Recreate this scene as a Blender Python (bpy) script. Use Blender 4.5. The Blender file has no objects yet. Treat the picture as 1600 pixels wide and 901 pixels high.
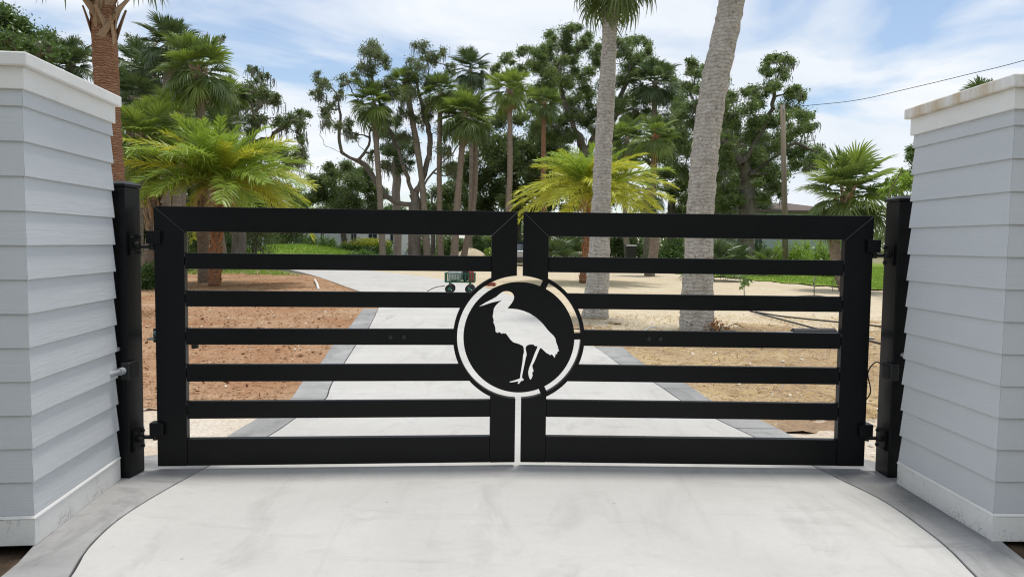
import bpy, bmesh, math, random
import numpy as np
from mathutils import Vector, Matrix
from mathutils.geometry import tessellate_polygon

# ------------------------------------------------------------------ camera
F_PX = 1155.0
PITCH, ROLL = math.radians(3.5), math.radians(0.7)
CAM = np.array([0.0, 0.0, 1.38])
_F = np.array([0, math.cos(PITCH), -math.sin(PITCH)])
_U0 = np.array([0, math.sin(PITCH), math.cos(PITCH)])
_R = math.cos(ROLL) * np.array([1.0, 0, 0]) + math.sin(ROLL) * _U0
_U = -math.sin(ROLL) * np.array([1.0, 0, 0]) + math.cos(ROLL) * _U0
scene = bpy.context.scene
COL = scene.collection
cam_data = bpy.data.cameras.new('camera')
cam_data.sensor_width = 36.0
cam_data.lens = 36.0 * F_PX / 1600.0
cam_data.clip_start, cam_data.clip_end = 0.05, 3000
cam = bpy.data.objects.new('camera', cam_data)
m = Matrix.Identity(4)
for i in range(3):
    m[i][0], m[i][1], m[i][2], m[i][3] = _R[i], _U[i], -_F[i], CAM[i]
cam.matrix_world = m
COL.objects.link(cam)
scene.camera = cam


def at(x, y, Y):
    """point of the place seen at a photo position, Y metres in front"""
    d = _F + (x - 800) / F_PX * _R - (y - 450.5) / F_PX * _U
    return CAM + d * (Y / d[1])


def gnd(x, y, z=0.0):
    d = _F + (x - 800) / F_PX * _R - (y - 450.5) / F_PX * _U
    return CAM + d * ((z - CAM[2]) / d[2])


# ------------------------------------------------------------------ light
SUN_EL, SUN_AZ = math.radians(82), math.radians(40)       # azimuth from +Y towards +X
SKY_STRENGTH, CLOUD_STRENGTH = 0.125, 0.84
world = bpy.data.worlds.new('World')
scene.world = world
world.use_nodes = True
nt = world.node_tree
nt.nodes.clear()


def N(tree, kind, **kw):
    n = tree.nodes.new(kind)
    for k, v in kw.items():
        if k.startswith('i_'):
            n.inputs[int(k[2:]) if k[2:].isdigit() else k[2:].replace('_', ' ')].default_value = v
        else:
            setattr(n, k, v)
    return n


def build_sky():
    L = nt.links.new
    out = N(nt, 'ShaderNodeOutputWorld')
    sky = N(nt, 'ShaderNodeTexSky', sky_type='NISHITA', sun_disc=False)
    sky.sun_elevation, sky.sun_rotation = SUN_EL, SUN_AZ
    sky.air_density, sky.dust_density, sky.ozone_density = 1.0, 0.6, 1.0
    bg1 = N(nt, 'ShaderNodeBackground', i_1=SKY_STRENGTH)
    L(sky.outputs[0], bg1.inputs[0])
    tc = N(nt, 'ShaderNodeTexCoord')
    sep = N(nt, 'ShaderNodeSeparateXYZ')
    L(tc.outputs['Generated'], sep.inputs[0])
    zc = N(nt, 'ShaderNodeMath', operation='MAXIMUM', i_1=0.0)
    L(sep.outputs[2], zc.inputs[0])
    za = N(nt, 'ShaderNodeMath', operation='ADD', i_1=0.45)
    L(zc.outputs[0], za.inputs[0])
    dx = N(nt, 'ShaderNodeMath', operation='DIVIDE')
    dy = N(nt, 'ShaderNodeMath', operation='DIVIDE')
    L(sep.outputs[0], dx.inputs[0]); L(za.outputs[0], dx.inputs[1])
    L(sep.outputs[1], dy.inputs[0]); L(za.outputs[0], dy.inputs[1])
    comb = N(nt, 'ShaderNodeCombineXYZ')
    L(dx.outputs[0], comb.inputs[0]); L(dy.outputs[0], comb.inputs[1])
    mp = N(nt, 'ShaderNodeMapping')
    mp.inputs['Location'].default_value = (5.2, 1.3, 0)
    mp.inputs['Rotation'].default_value = (0, 0, math.radians(-60))
    mp.inputs['Scale'].default_value = (0.75, 1.5, 1)
    L(comb.outputs[0], mp.inputs[0])
    n1 = N(nt, 'ShaderNodeTexNoise')
    n1.inputs['Scale'].default_value = 2.0
    n1.inputs['Detail'].default_value = 9
    n1.inputs['Roughness'].default_value = 0.52
    n1.inputs['Distortion'].default_value = 0.6
    L(mp.outputs[0], n1.inputs[0])
    ramp = N(nt, 'ShaderNodeValToRGB')
    ramp.color_ramp.elements[0].position = 0.39
    ramp.color_ramp.elements[1].position = 0.53
    ramp.color_ramp.elements[0].color = (0.10, 0.10, 0.10, 1)
    L(n1.outputs[0], ramp.inputs[0])
    n2 = N(nt, 'ShaderNodeTexNoise')
    n2.inputs['Scale'].default_value = 2.6
    n2.inputs['Detail'].default_value = 6
    L(mp.outputs[0], n2.inputs[0])
    r2 = N(nt, 'ShaderNodeValToRGB')
    r2.color_ramp.elements[0].position = 0.3
    r2.color_ramp.elements[1].position = 0.62
    r2.color_ramp.elements[0].color = (0.72, 0.80, 0.90, 1)
    r2.color_ramp.elements[1].color = (0.93, 0.96, 1.0, 1)
    L(n2.outputs[0], r2.inputs[0])
    bg2 = N(nt, 'ShaderNodeBackground', i_1=CLOUD_STRENGTH)
    L(r2.outputs[0], bg2.inputs[0])
    mix = N(nt, 'ShaderNodeMixShader')
    L(ramp.outputs[0], mix.inputs[0])
    L(bg1.outputs[0], mix.inputs[1]); L(bg2.outputs[0], mix.inputs[2])
    L(mix.outputs[0], out.inputs[0])


build_sky()
sun_data = bpy.data.lights.new('sun', 'SUN')
sun_data.energy = 2.4
sun_data.angle = math.radians(9.0)
sun_data.color = (1.0, 0.96, 0.9)
sun = bpy.data.objects.new('sun', sun_data)
_sd = Vector((math.sin(SUN_AZ) * math.cos(SUN_EL), math.cos(SUN_AZ) * math.cos(SUN_EL), math.sin(SUN_EL)))
sun.rotation_euler = _sd.to_track_quat('Z', 'Y').to_euler()
sun.location = _sd * 60
COL.objects.link(sun)
vs = scene.view_settings
vs.view_transform, vs.look, vs.gamma, vs.use_curve_mapping = 'Standard', 'None', 1.0, False
vs.exposure = 0.30
scene.cycles.max_bounces = 6
scene.cycles.use_denoising = True
scene.cycles.denoiser = 'OPENIMAGEDENOISE'
scene.cycles.denoising_prefilter = 'ACCURATE'
scene.cycles.use_adaptive_sampling = False
scene.cycles.filter_width = 1.15
scene.cycles.transparent_max_bounces = 6

# ------------------------------------------------------------------ materials
MATS = {}


def new_mat(name):
    mt = bpy.data.materials.new(name)
    mt.use_nodes = True
    mt.node_tree.nodes.clear()
    MATS[name] = mt
    return mt


def noise(t, vec, scale, detail=5, rough=0.55, dist=0.0):
    n = N(t, 'ShaderNodeTexNoise')
    n.inputs['Scale'].default_value = scale
    n.inputs['Detail'].default_value = detail
    n.inputs['Roughness'].default_value = rough
    n.inputs['Distortion'].default_value = dist
    if vec is not None:
        t.links.new(vec, n.inputs[0])
    return n.outputs[0]


def ramp(t, fac, a, b, ca=(0, 0, 0), cb=(1, 1, 1)):
    r = N(t, 'ShaderNodeValToRGB')
    r.color_ramp.elements[0].position, r.color_ramp.elements[1].position = a, b
    r.color_ramp.elements[0].color = (*ca, 1)
    r.color_ramp.elements[1].color = (*cb, 1)
    t.links.new(fac, r.inputs[0])
    return r.outputs[0]


def mixc(t, fac, a, b, mode='MIX'):
    n = N(t, 'ShaderNodeMix', data_type='RGBA', blend_type=mode)
    for sock, v in ((n.inputs[0], fac), (n.inputs[6], a), (n.inputs[7], b)):
        if isinstance(v, (int, float)):
            sock.default_value = v
        elif isinstance(v, tuple):
            sock.default_value = (*v, 1)
        else:
            t.links.new(v, sock)
    return n.outputs[2]


def coords(t, kind='Object', scale=(1, 1, 1), rot=(0, 0, 0)):
    tc = N(t, 'ShaderNodeTexCoord')
    mp = N(t, 'ShaderNodeMapping')
    mp.inputs['Scale'].default_value = scale
    mp.inputs['Rotation'].default_value = rot
    if kind == 'World':
        g = N(t, 'ShaderNodeNewGeometry')
        t.links.new(g.outputs['Position'], mp.inputs[0])
    else:
        t.links.new(tc.outputs[kind], mp.inputs[0])
    return mp.outputs[0]


def finish(mt, col, rough=0.6, bump=None, bump_s=0.3, bump_d=0.01, metal=0.0, spec=0.5, transl=None, tfac=0.0):
    t = mt.node_tree
    p = N(t, 'ShaderNodeBsdfPrincipled')
    for sock, v in ((p.inputs['Base Color'], col), (p.inputs['Roughness'], rough)):
        if isinstance(v, tuple):
            sock.default_value = (*v, 1)
        elif isinstance(v, (int, float)):
            sock.default_value = v
        else:
            t.links.new(v, sock)
    p.inputs['Metallic'].default_value = metal
    p.inputs['Specular IOR Level'].default_value = spec
    if bump is not None:
        b = N(t, 'ShaderNodeBump')
        b.inputs['Strength'].default_value = bump_s
        b.inputs['Distance'].default_value = bump_d
        t.links.new(bump, b.inputs['Height'])
        t.links.new(b.outputs[0], p.inputs['Normal'])
    out = N(t, 'ShaderNodeOutputMaterial')
    if transl is not None:
        tr = N(t, 'ShaderNodeBsdfTranslucent')
        if isinstance(transl, tuple):
            tr.inputs[0].default_value = (*transl, 1)
        else:
            t.links.new(transl, tr.inputs[0])
        mx = N(t, 'ShaderNodeMixShader')
        mx.inputs[0].default_value = tfac
        t.links.new(p.outputs[0], mx.inputs[1]); t.links.new(tr.outputs[0], mx.inputs[2])
        t.links.new(mx.outputs[0], out.inputs[0])
    else:
        t.links.new(p.outputs[0], out.inputs[0])
    return mt


def mat_plain(name, col, rough=0.6, var=0.12, scale=6.0, bump_s=0.15, bump_d=0.004, metal=0.0, spec=0.5, stretch=(1, 1, 1)):
    mt = new_mat(name); t = mt.node_tree
    c = coords(t, 'World', stretch)
    n = noise(t, c, scale, 6)
    col2 = mixc(t, ramp(t, n, 0.3, 0.7), tuple(v * (1 - var) for v in col), tuple(min(1, v * (1 + var)) for v in col))
    nf = noise(t, c, scale * 9, 4)
    return finish(mt, col2, rough, nf, bump_s, bump_d, metal, spec)


def mat_leaf(name, c_dark, c_light, c_tr, tfac=0.3, rough=0.38, island=True, spec=0.5, vary=0.0):
    mt = new_mat(name); t = mt.node_tree
    if island:
        g = N(t, 'ShaderNodeNewGeometry')
        r1 = g.outputs['Random Per Island']
    else:
        oi = N(t, 'ShaderNodeObjectInfo')
        g = N(t, 'ShaderNodeNewGeometry')
        av = N(t, 'ShaderNodeMath', operation='MULTIPLY_ADD', i_1=0.55)
        hf = N(t, 'ShaderNodeMath', operation='MULTIPLY', i_1=0.45)
        t.links.new(oi.outputs['Random'], hf.inputs[0])
        t.links.new(g.outputs['Random Per Island'], av.inputs[0]); t.links.new(hf.outputs[0], av.inputs[2])
        r1 = av.outputs[0]
    c = mixc(t, r1, c_dark, c_light)
    nz = noise(t, coords(t, 'World'), 0.9, 3)
    c = mixc(t, ramp(t, nz, 0.35, 0.65), c, mixc(t, 0.5, c, c_light))
    return finish(mt, c, rough, spec=spec, transl=c_tr, tfac=tfac)


# siding: painted fibre cement with embossed wood grain, per board tone
def mat_siding():
    mt = new_mat('siding_paint'); t = mt.node_tree
    c = coords(t, 'World', (1, 1, 1))
    oi = N(t, 'ShaderNodeObjectInfo')
    base = mixc(t, oi.outputs['Random'], (0.575, 0.602, 0.622), (0.605, 0.63, 0.648))
    n = noise(t, c, 2.2, 6, 0.6)
    base = mixc(t, ramp(t, n, 0.3, 0.75), base, (0.56, 0.585, 0.604))
    st = noise(t, coords(t, 'World', (3.5, 3.5, 60)), 1.0, 5, 0.65, 0.6)
    streak = noise(t, coords(t, 'World', (14, 14, 1.2)), 1.0, 4, 0.6)
    base = mixc(t, ramp(t, streak, 0.55, 0.8, (0, 0, 0), (0.16, 0.16, 0.16)), base, (0.60, 0.61, 0.61))
    spk = noise(t, c, 160, 2)
    base = mixc(t, ramp(t, spk, 0.72, 0.78, (0, 0, 0), (0.35, 0.35, 0.35)), base, (0.25, 0.25, 0.24))
    return finish(mt, base, 0.62, st, 0.28, 0.006, spec=0.35)


def mat_trim(name, dirt_amount, ochre):
    mt = new_mat(name); t = mt.node_tree
    c = coords(t, 'World')
    base = mixc(t, ramp(t, noise(t, c, 5, 5), 0.35, 0.7), (0.79, 0.785, 0.755), (0.85, 0.845, 0.82))
    sp = noise(t, coords(t, 'World', (1, 1, 0.6)), 22, 8, 0.75, 0.8)
    big = noise(t, c, 3.2, 4)
    g = N(t, 'ShaderNodeNewGeometry')
    sep = N(t, 'ShaderNodeSeparateXYZ')
    t.links.new(g.outputs['Position'], sep.inputs[0])
    mul = N(t, 'ShaderNodeMath', operation='MULTIPLY')
    t.links.new(ramp(t, sp, 0.56, 0.66), mul.inputs[0])
    t.links.new(ramp(t, big, 0.62 - dirt_amount, 0.8 - dirt_amount * 0.6), mul.inputs[1])
    base = mixc(t, mul.outputs[0], base, (0.16, 0.12, 0.085))
    if dirt_amount > 0.1 and not ochre:
        lo = N(t, 'ShaderNodeMapRange')
        lo.inputs[1].default_value, lo.inputs[2].default_value = 0.10, 0.0
        t.links.new(sep.outputs[2], lo.inputs[0])
        spl = noise(t, c, 75, 6, 0.8, 0.5)
        m2 = N(t, 'ShaderNodeMath', operation='MULTIPLY')
        t.links.new(lo.outputs[0], m2.inputs[0]); t.links.new(ramp(t, spl, 0.50, 0.62), m2.inputs[1])
        m3 = N(t, 'ShaderNodeMath', operation='MULTIPLY')
        t.links.new(m2.outputs[0], m3.inputs[0]); t.links.new(ramp(t, noise(t, c, 4.5, 4), 0.42, 0.62), m3.inputs[1])
        base = mixc(t, m3.outputs[0], base, (0.17, 0.13, 0.10))
    if ochre:
        oc = noise(t, coords(t, 'World', (4, 4, 0.8)), 1.7, 6, 0.65)
        base = mixc(t, ramp(t, oc, 0.40, 0.62, (0, 0, 0), (0.85, 0.85, 0.85)), base, (0.56, 0.43, 0.26))
    return finish(mt, base, 0.55, noise(t, c, 60, 4), 0.12, 0.003, spec=0.4)


def mat_black():
    mt = new_mat('black_powder_coat'); t = mt.node_tree
    c = coords(t, 'World')
    n = noise(t, c, 3.0, 5)
    col = mixc(t, ramp(t, n, 0.3, 0.7), (0.0035, 0.0038, 0.0045), (0.006, 0.0063, 0.007))
    dust = noise(t, coords(t, 'World', (1.5, 1.5, 1.5)), 9, 7, 0.7)
    col = mixc(t, ramp(t, dust, 0.58, 0.85, (0, 0, 0), (0.12, 0.12, 0.12)), col, (0.04, 0.038, 0.035))
    ro = N(t, 'ShaderNodeMapRange')
    ro.inputs[3].default_value, ro.inputs[4].default_value = 0.30, 0.45
    t.links.new(dust, ro.inputs[0])
    return finish(mt, col, ro.outputs[0], noise(t, c, 420, 2), 0.05, 0.0006, spec=0.22)


def mat_concrete(name, c0, c1, stain, stain_amt, rough=0.75, brush=True):
    mt = new_mat(name); t = mt.node_tree
    c = coords(t, 'World')
    n1 = noise(t, c, 0.9, 8, 0.6, 0.6)
    col = mixc(t, ramp(t, n1, 0.3, 0.7), c0, c1)
    n2 = noise(t, coords(t, 'World', (1, 0.45, 1), (0, 0, 0.4)), 2.4, 9, 0.68, 1.0)
    col = mixc(t, ramp(t, n2, 0.52, 0.75, (0, 0, 0), (stain_amt,) * 3), col, stain)
    n4 = noise(t, coords(t, 'World', (0.6, 2.6, 1), (0, 0, 0.15)), 1.3, 7, 0.65, 1.6)
    col = mixc(t, ramp(t, n4, 0.56, 0.72, (0, 0, 0), (stain_amt * 0.55,) * 3), col, tuple(v * 0.9 for v in stain))
    n3 = noise(t, c, 110, 3)
    col = mixc(t, ramp(t, n3, 0.66, 0.76, (0, 0, 0), (0.28,) * 3), col, tuple(v * 0.55 for v in c0))
    spots = N(t, 'ShaderNodeTexVoronoi')
    spots.inputs['Scale'].default_value = 2.4
    t.links.new(c, spots.inputs[0])
    col = mixc(t, ramp(t, spots.outputs[0], 0.012, 0.03, (0.5,) * 3, (0, 0, 0)), col, (0.16, 0.14, 0.12))
    n5 = noise(t, coords(t, 'World', (5.5, 0.35, 1)), 1.0, 6, 0.6, 0.5)
    col = mixc(t, ramp(t, n5, 0.57, 0.74, (0, 0, 0), (stain_amt * 0.45,) * 3), col, tuple(v * 0.9 for v in stain))
    n6 = noise(t, c, 26, 6, 0.75)
    col = mixc(t, ramp(t, n6, 0.42, 0.7, (0.16,) * 3, (0, 0, 0)), col, tuple(v * 0.75 for v in c0))
    br = noise(t, coords(t, 'World', (9, 140, 1)), 1.0, 3)
    h = mixc(t, 0.35 if brush else 0.0, noise(t, c, 45, 6, 0.7), br)
    return finish(mt, col, rough, h, 0.22, 0.004, spec=0.3)


def mat_earth(name, c0, c1, c2, scale=1.0, bump=0.6):
    mt = new_mat(name); t = mt.node_tree
    c = coords(t, 'World')
    n1 = noise(t, c, 0.55 * scale, 8, 0.62, 0.5)
    n2 = noise(t, c, 7 * scale, 8, 0.7)
    n3 = noise(t, c, 38 * scale, 4, 0.7)
    col = mixc(t, ramp(t, n1, 0.38, 0.64), c0, c1)
    col = mixc(t, ramp(t, n2, 0.5, 0.68), col, c2)
    col = mixc(t, ramp(t, n3, 0.3, 0.75, (0.55,) * 3, (1.15,) * 3), col, col, 'MIX')
    dark = mixc(t, 1.0, col, ramp(t, n3, 0.3, 0.62, (0.62,) * 3, (1,) * 3), 'MULTIPLY')
    return finish(mt, dark, 0.95, mixc(t, 0.5, n2, n3), bump, 0.03, spec=0.1)


def mat_bark(name, c0, c1, spot, spot_lo, spot_hi, scale=(6, 6, 2.0), bump=0.6, bands=0.0, band_c=(0.1, 0.08, 0.06), dist=0.02, band_s=0.75):
    mt = new_mat(name); t = mt.node_tree
    c = coords(t, 'Object', scale)
    n1 = noise(t, c, 1.0, 8, 0.65, 0.4)
    col = mixc(t, ramp(t, n1, 0.32, 0.68), c0, c1)
    n2 = noise(t, coords(t, 'Object', (1, 1, 0.8)), 21, 7, 0.75, 0.5)
    col = mixc(t, ramp(t, n2, spot_lo, spot_hi), col, spot)
    h = mixc(t, 0.5, n1, n2)
    if bands > 0:
        w = N(t, 'ShaderNodeTexWave', wave_type='BANDS', bands_direction='Z')
        w.inputs['Scale'].default_value = bands
        w.inputs['Distortion'].default_value = 7.0
        w.inputs['Detail'].default_value = 4
        w.inputs['Detail Scale'].default_value = 1.6
        t.links.new(coords(t, 'Object', (1, 1, 1)), w.inputs[0])
        col = mixc(t, ramp(t, w.outputs[1], 0.05, 0.4, (band_s,) * 3, (0, 0, 0)), col, band_c)
        h = mixc(t, 0.6 * band_s, h, w.outputs[0])
    return finish(mt, col, 0.9, h, bump, dist, spec=0.15)


mat_siding()
mat_trim('white_trim', 0.02, False)
mat_trim('white_trim_dirty', 0.16, False)
mat_trim('white_trim_weathered', 0.17, True)
mat_black()
mat_plain('black_plastic', (0.012, 0.012, 0.013), 0.5)
mat_plain('galvanised', (0.45, 0.47, 0.5), 0.38, metal=0.7)
mat_plain('grey_conduit', (0.33, 0.35, 0.37), 0.45)
mat_plain('caulk', (0.62, 0.60, 0.54), 0.8)
mat_concrete('concrete_light', (0.46, 0.448, 0.42), (0.545, 0.533, 0.505), (0.345, 0.333, 0.31), 0.7)
mat_concrete('concrete_border', (0.23, 0.228, 0.222), (0.40, 0.395, 0.385), (0.14, 0.14, 0.138), 0.95, brush=False)
mat_earth('reddish_soil', (0.36, 0.195, 0.105), (0.47, 0.32, 0.20), (0.24, 0.12, 0.062))
mat_earth('pale_sand', (0.66, 0.57, 0.42), (0.60, 0.50, 0.35), (0.52, 0.43, 0.29), bump=0.35)
mat_earth('white_sand', (0.68, 0.62, 0.53), (0.60, 0.50, 0.39), (0.54, 0.45, 0.34), bump=0.3)
mat_earth('straw_soil', (0.52, 0.40, 0.23), (0.34, 0.235, 0.15), (0.25, 0.165, 0.11))
mat_earth('far_earth', (0.30, 0.26, 0.16), (0.20, 0.22, 0.10), (0.36, 0.30, 0.20), bump=0.3)
mat_earth('dark_soil', (0.085, 0.06, 0.04), (0.13, 0.09, 0.06), (0.05, 0.035, 0.025))
mat_earth('lawn_base', (0.17, 0.25, 0.035), (0.23, 0.32, 0.05), (0.18, 0.22, 0.05), bump=0.4)
mat_leaf('mulch_chip', (0.20, 0.10, 0.05), (0.46, 0.29, 0.165), (0.2, 0.1, 0.05), 0.0, 0.9, spec=0.1)
mat_leaf('straw_chip', (0.30, 0.20, 0.09), (0.62, 0.46, 0.22), (0.5, 0.35, 0.15), 0.1, 0.8, spec=0.15)
mat_leaf('clod', (0.17, 0.09, 0.05), (0.38, 0.22, 0.125), (0.1, 0.1, 0.1), 0.0, 0.95, spec=0.05)
mat_leaf('pebble', (0.36, 0.33, 0.28), (0.70, 0.66, 0.58), (0.2, 0.1, 0.05), 0.0, 0.9, spec=0.15)
mat_leaf('grass_blade', (0.18, 0.29, 0.03), (0.33, 0.44, 0.07), (0.25, 0.45, 0.05), 0.35, 0.5)
mat_leaf('oak_leaf', (0.06, 0.09, 0.03), (0.21, 0.265, 0.10), (0.22, 0.32, 0.08), 0.38)
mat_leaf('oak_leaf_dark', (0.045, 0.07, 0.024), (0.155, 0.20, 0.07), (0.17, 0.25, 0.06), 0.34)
mat_leaf('oak_leaf_sparse', (0.07, 0.095, 0.038), (0.19, 0.225, 0.10), (0.22, 0.28, 0.09), 0.36)
mat_leaf('wood_leaf', (0.04, 0.08, 0.018), (0.10, 0.17, 0.04), (0.16, 0.26, 0.05), 0.28)
mat_leaf('lime_leaf', (0.10, 0.20, 0.02), (0.26, 0.40, 0.06), (0.35, 0.5, 0.06), 0.35)
mat_leaf('hedge_leaf', (0.055, 0.12, 0.02), (0.13, 0.23, 0.045), (0.18, 0.3, 0.05), 0.28)
mat_leaf('yellow_leaf', (0.25, 0.30, 0.03), (0.45, 0.46, 0.06), (0.4, 0.45, 0.05), 0.3)
mat_leaf('cedar_leaf', (0.05, 0.095, 0.03), (0.11, 0.17, 0.06), (0.13, 0.2, 0.06), 0.25)
mat_leaf('moss_strand', (0.13, 0.135, 0.105), (0.25, 0.25, 0.20), (0.2, 0.2, 0.15), 0.25, 0.9, spec=0.05)
mat_leaf('orange_leaf', (0.35, 0.12, 0.03), (0.55, 0.26, 0.08), (0.5, 0.2, 0.05), 0.2)
mat_leaf('sabal_green', (0.07, 0.115, 0.03), (0.17, 0.225, 0.07), (0.2, 0.29, 0.06), 0.25, 0.40, False, 0.5)
mat_leaf('sabal_bright', (0.12, 0.18, 0.035), (0.24, 0.30, 0.07), (0.3, 0.42, 0.06), 0.3, 0.42, False, 0.45)
mat_leaf('sabal_dark', (0.045, 0.078, 0.027), (0.11, 0.155, 0.06), (0.12, 0.18, 0.05), 0.22, 0.40, False, 0.5)
mat_leaf('sabal_dead', (0.20, 0.12, 0.06), (0.36, 0.25, 0.14), (0.3, 0.2, 0.1), 0.2, 0.85, False, 0.1)
mat_leaf('date_green', (0.09, 0.18, 0.025), (0.30, 0.42, 0.06), (0.42, 0.56, 0.07), 0.33, 0.42, False, 0.4)
mat_leaf('date_yellow', (0.24, 0.32, 0.03), (0.54, 0.57, 0.07), (0.62, 0.6, 0.06), 0.33, 0.45, False, 0.35)
mat_leaf('date_dry', (0.42, 0.27, 0.11), (0.60, 0.43, 0.22), (0.5, 0.35, 0.15), 0.2, 0.8, False, 0.1)
mat_bark('palm_bark_grey', (0.40, 0.37, 0.325), (0.62, 0.59, 0.535), (0.19, 0.155, 0.125), 0.52, 0.66, (9, 9, 7), 0.9, 5.0, (0.20, 0.17, 0.14), 0.03, 0.38)
mat_bark('palm_bark_brown', (0.25, 0.195, 0.15), (0.40, 0.325, 0.26), (0.10, 0.06, 0.04), 0.58, 0.7, (5, 5, 8), 0.9, 8.0, (0.12, 0.075, 0.05), 0.03)
mat_bark('palm_bark_red', (0.30, 0.15, 0.08), (0.43, 0.26, 0.165), (0.14, 0.055, 0.03), 0.55, 0.68, (4, 4, 14), 0.9, 7.0, (0.13, 0.06, 0.035), 0.03)
mat_bark('palm_bark_far', (0.23, 0.19, 0.15), (0.36, 0.31, 0.25), (0.11, 0.08, 0.06), 0.58, 0.7, (5, 5, 6), 0.8, 5.0, (0.13, 0.1, 0.075), 0.03)
mat_bark('leaf_base_brown', (0.27, 0.17, 0.10), (0.48, 0.37, 0.26), (0.13, 0.08, 0.05), 0.6, 0.72, (9, 9, 2), 0.6)
mat_bark('leaf_base_red', (0.34, 0.12, 0.05), (0.50, 0.24, 0.11), (0.15, 0.06, 0.03), 0.58, 0.72, (9, 9, 2), 0.6)
mat_bark('oak_bark', (0.10, 0.085, 0.07), (0.21, 0.185, 0.155), (0.28, 0.27, 0.25), 0.6, 0.75, (3, 3, 1.2), 0.8)
mat_bark('twig_bark', (0.20, 0.175, 0.15), (0.32, 0.29, 0.26), (0.1, 0.09, 0.08), 0.6, 0.75, (3, 3, 1.2), 0.5)
mat_bark('pole_wood', (0.16, 0.13, 0.095), (0.25, 0.21, 0.16), (0.13, 0.105, 0.08), 0.6, 0.75, (12, 12, 0.6), 0.5)
mat_plain('petiole', (0.20, 0.26, 0.07), 0.5)
mat_plain('house_white', (0.60, 0.61, 0.62), 0.7, 0.04)
mat_plain('house_blue', (0.33, 0.38, 0.40), 0.7, 0.06)  # blue grey walls, the shade they stand in darkened into the colour
mat_plain('roof_brown', (0.12, 0.09, 0.075), 0.85, 0.25)
mat_plain('roof_grey', (0.22, 0.22, 0.23), 0.85, 0.2)
mat_plain('window_glass', (0.02, 0.03, 0.04), 0.08, 0.05, spec=0.6)
mat_plain('cart_green', (0.02, 0.12, 0.07), 0.45)
mat_plain('tyre_rubber', (0.018, 0.018, 0.018), 0.8)
mat_plain('bag_white', (0.72, 0.72, 0.70), 0.6)
mat_plain('can_red', (0.42, 0.03, 0.03), 0.4)
mat_plain('hose_red', (0.27, 0.075, 0.05), 0.6)
mat_plain('cable_black', (0.02, 0.02, 0.02), 0.6)
mat_plain('opener_blue', (0.10, 0.17, 0.20), 0.3, metal=0.3)
mat_plain('car_silver', (0.48, 0.49, 0.51), 0.3, 0.03, metal=0.5)
mat_plain('car_dark', (0.03, 0.032, 0.035), 0.3, 0.03)
mat_plain('stake_white', (0.7, 0.68, 0.63), 0.7)
mat_plain('weld', (0.05, 0.05, 0.052), 0.35)

# ------------------------------------------------------------------ mesh helpers
RNG = np.random.default_rng(11)
random.seed(5)
WPOS = {}


def tag(o, label=None, cat=None, group=None, kind=None):
    for k, v in (('label', label), ('category', cat), ('group', group), ('kind', kind)):
        if v:
            o[k] = v
    return o


def empty(name, loc, label, cat, group=None):
    o = bpy.data.objects.new(name, None)
    o.empty_display_size = 0.2
    o.location = loc
    COL.objects.link(o)
    WPOS[o.name] = np.array(loc, float)
    return tag(o, label, cat, group)


def link(name, mesh, parent=None, mat=None):
    o = bpy.data.objects.new(name, mesh)
    COL.objects.link(o)
    if mat:
        mesh.materials.append(MATS[mat])
    if parent is not None:
        o.parent = parent
    return o


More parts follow.
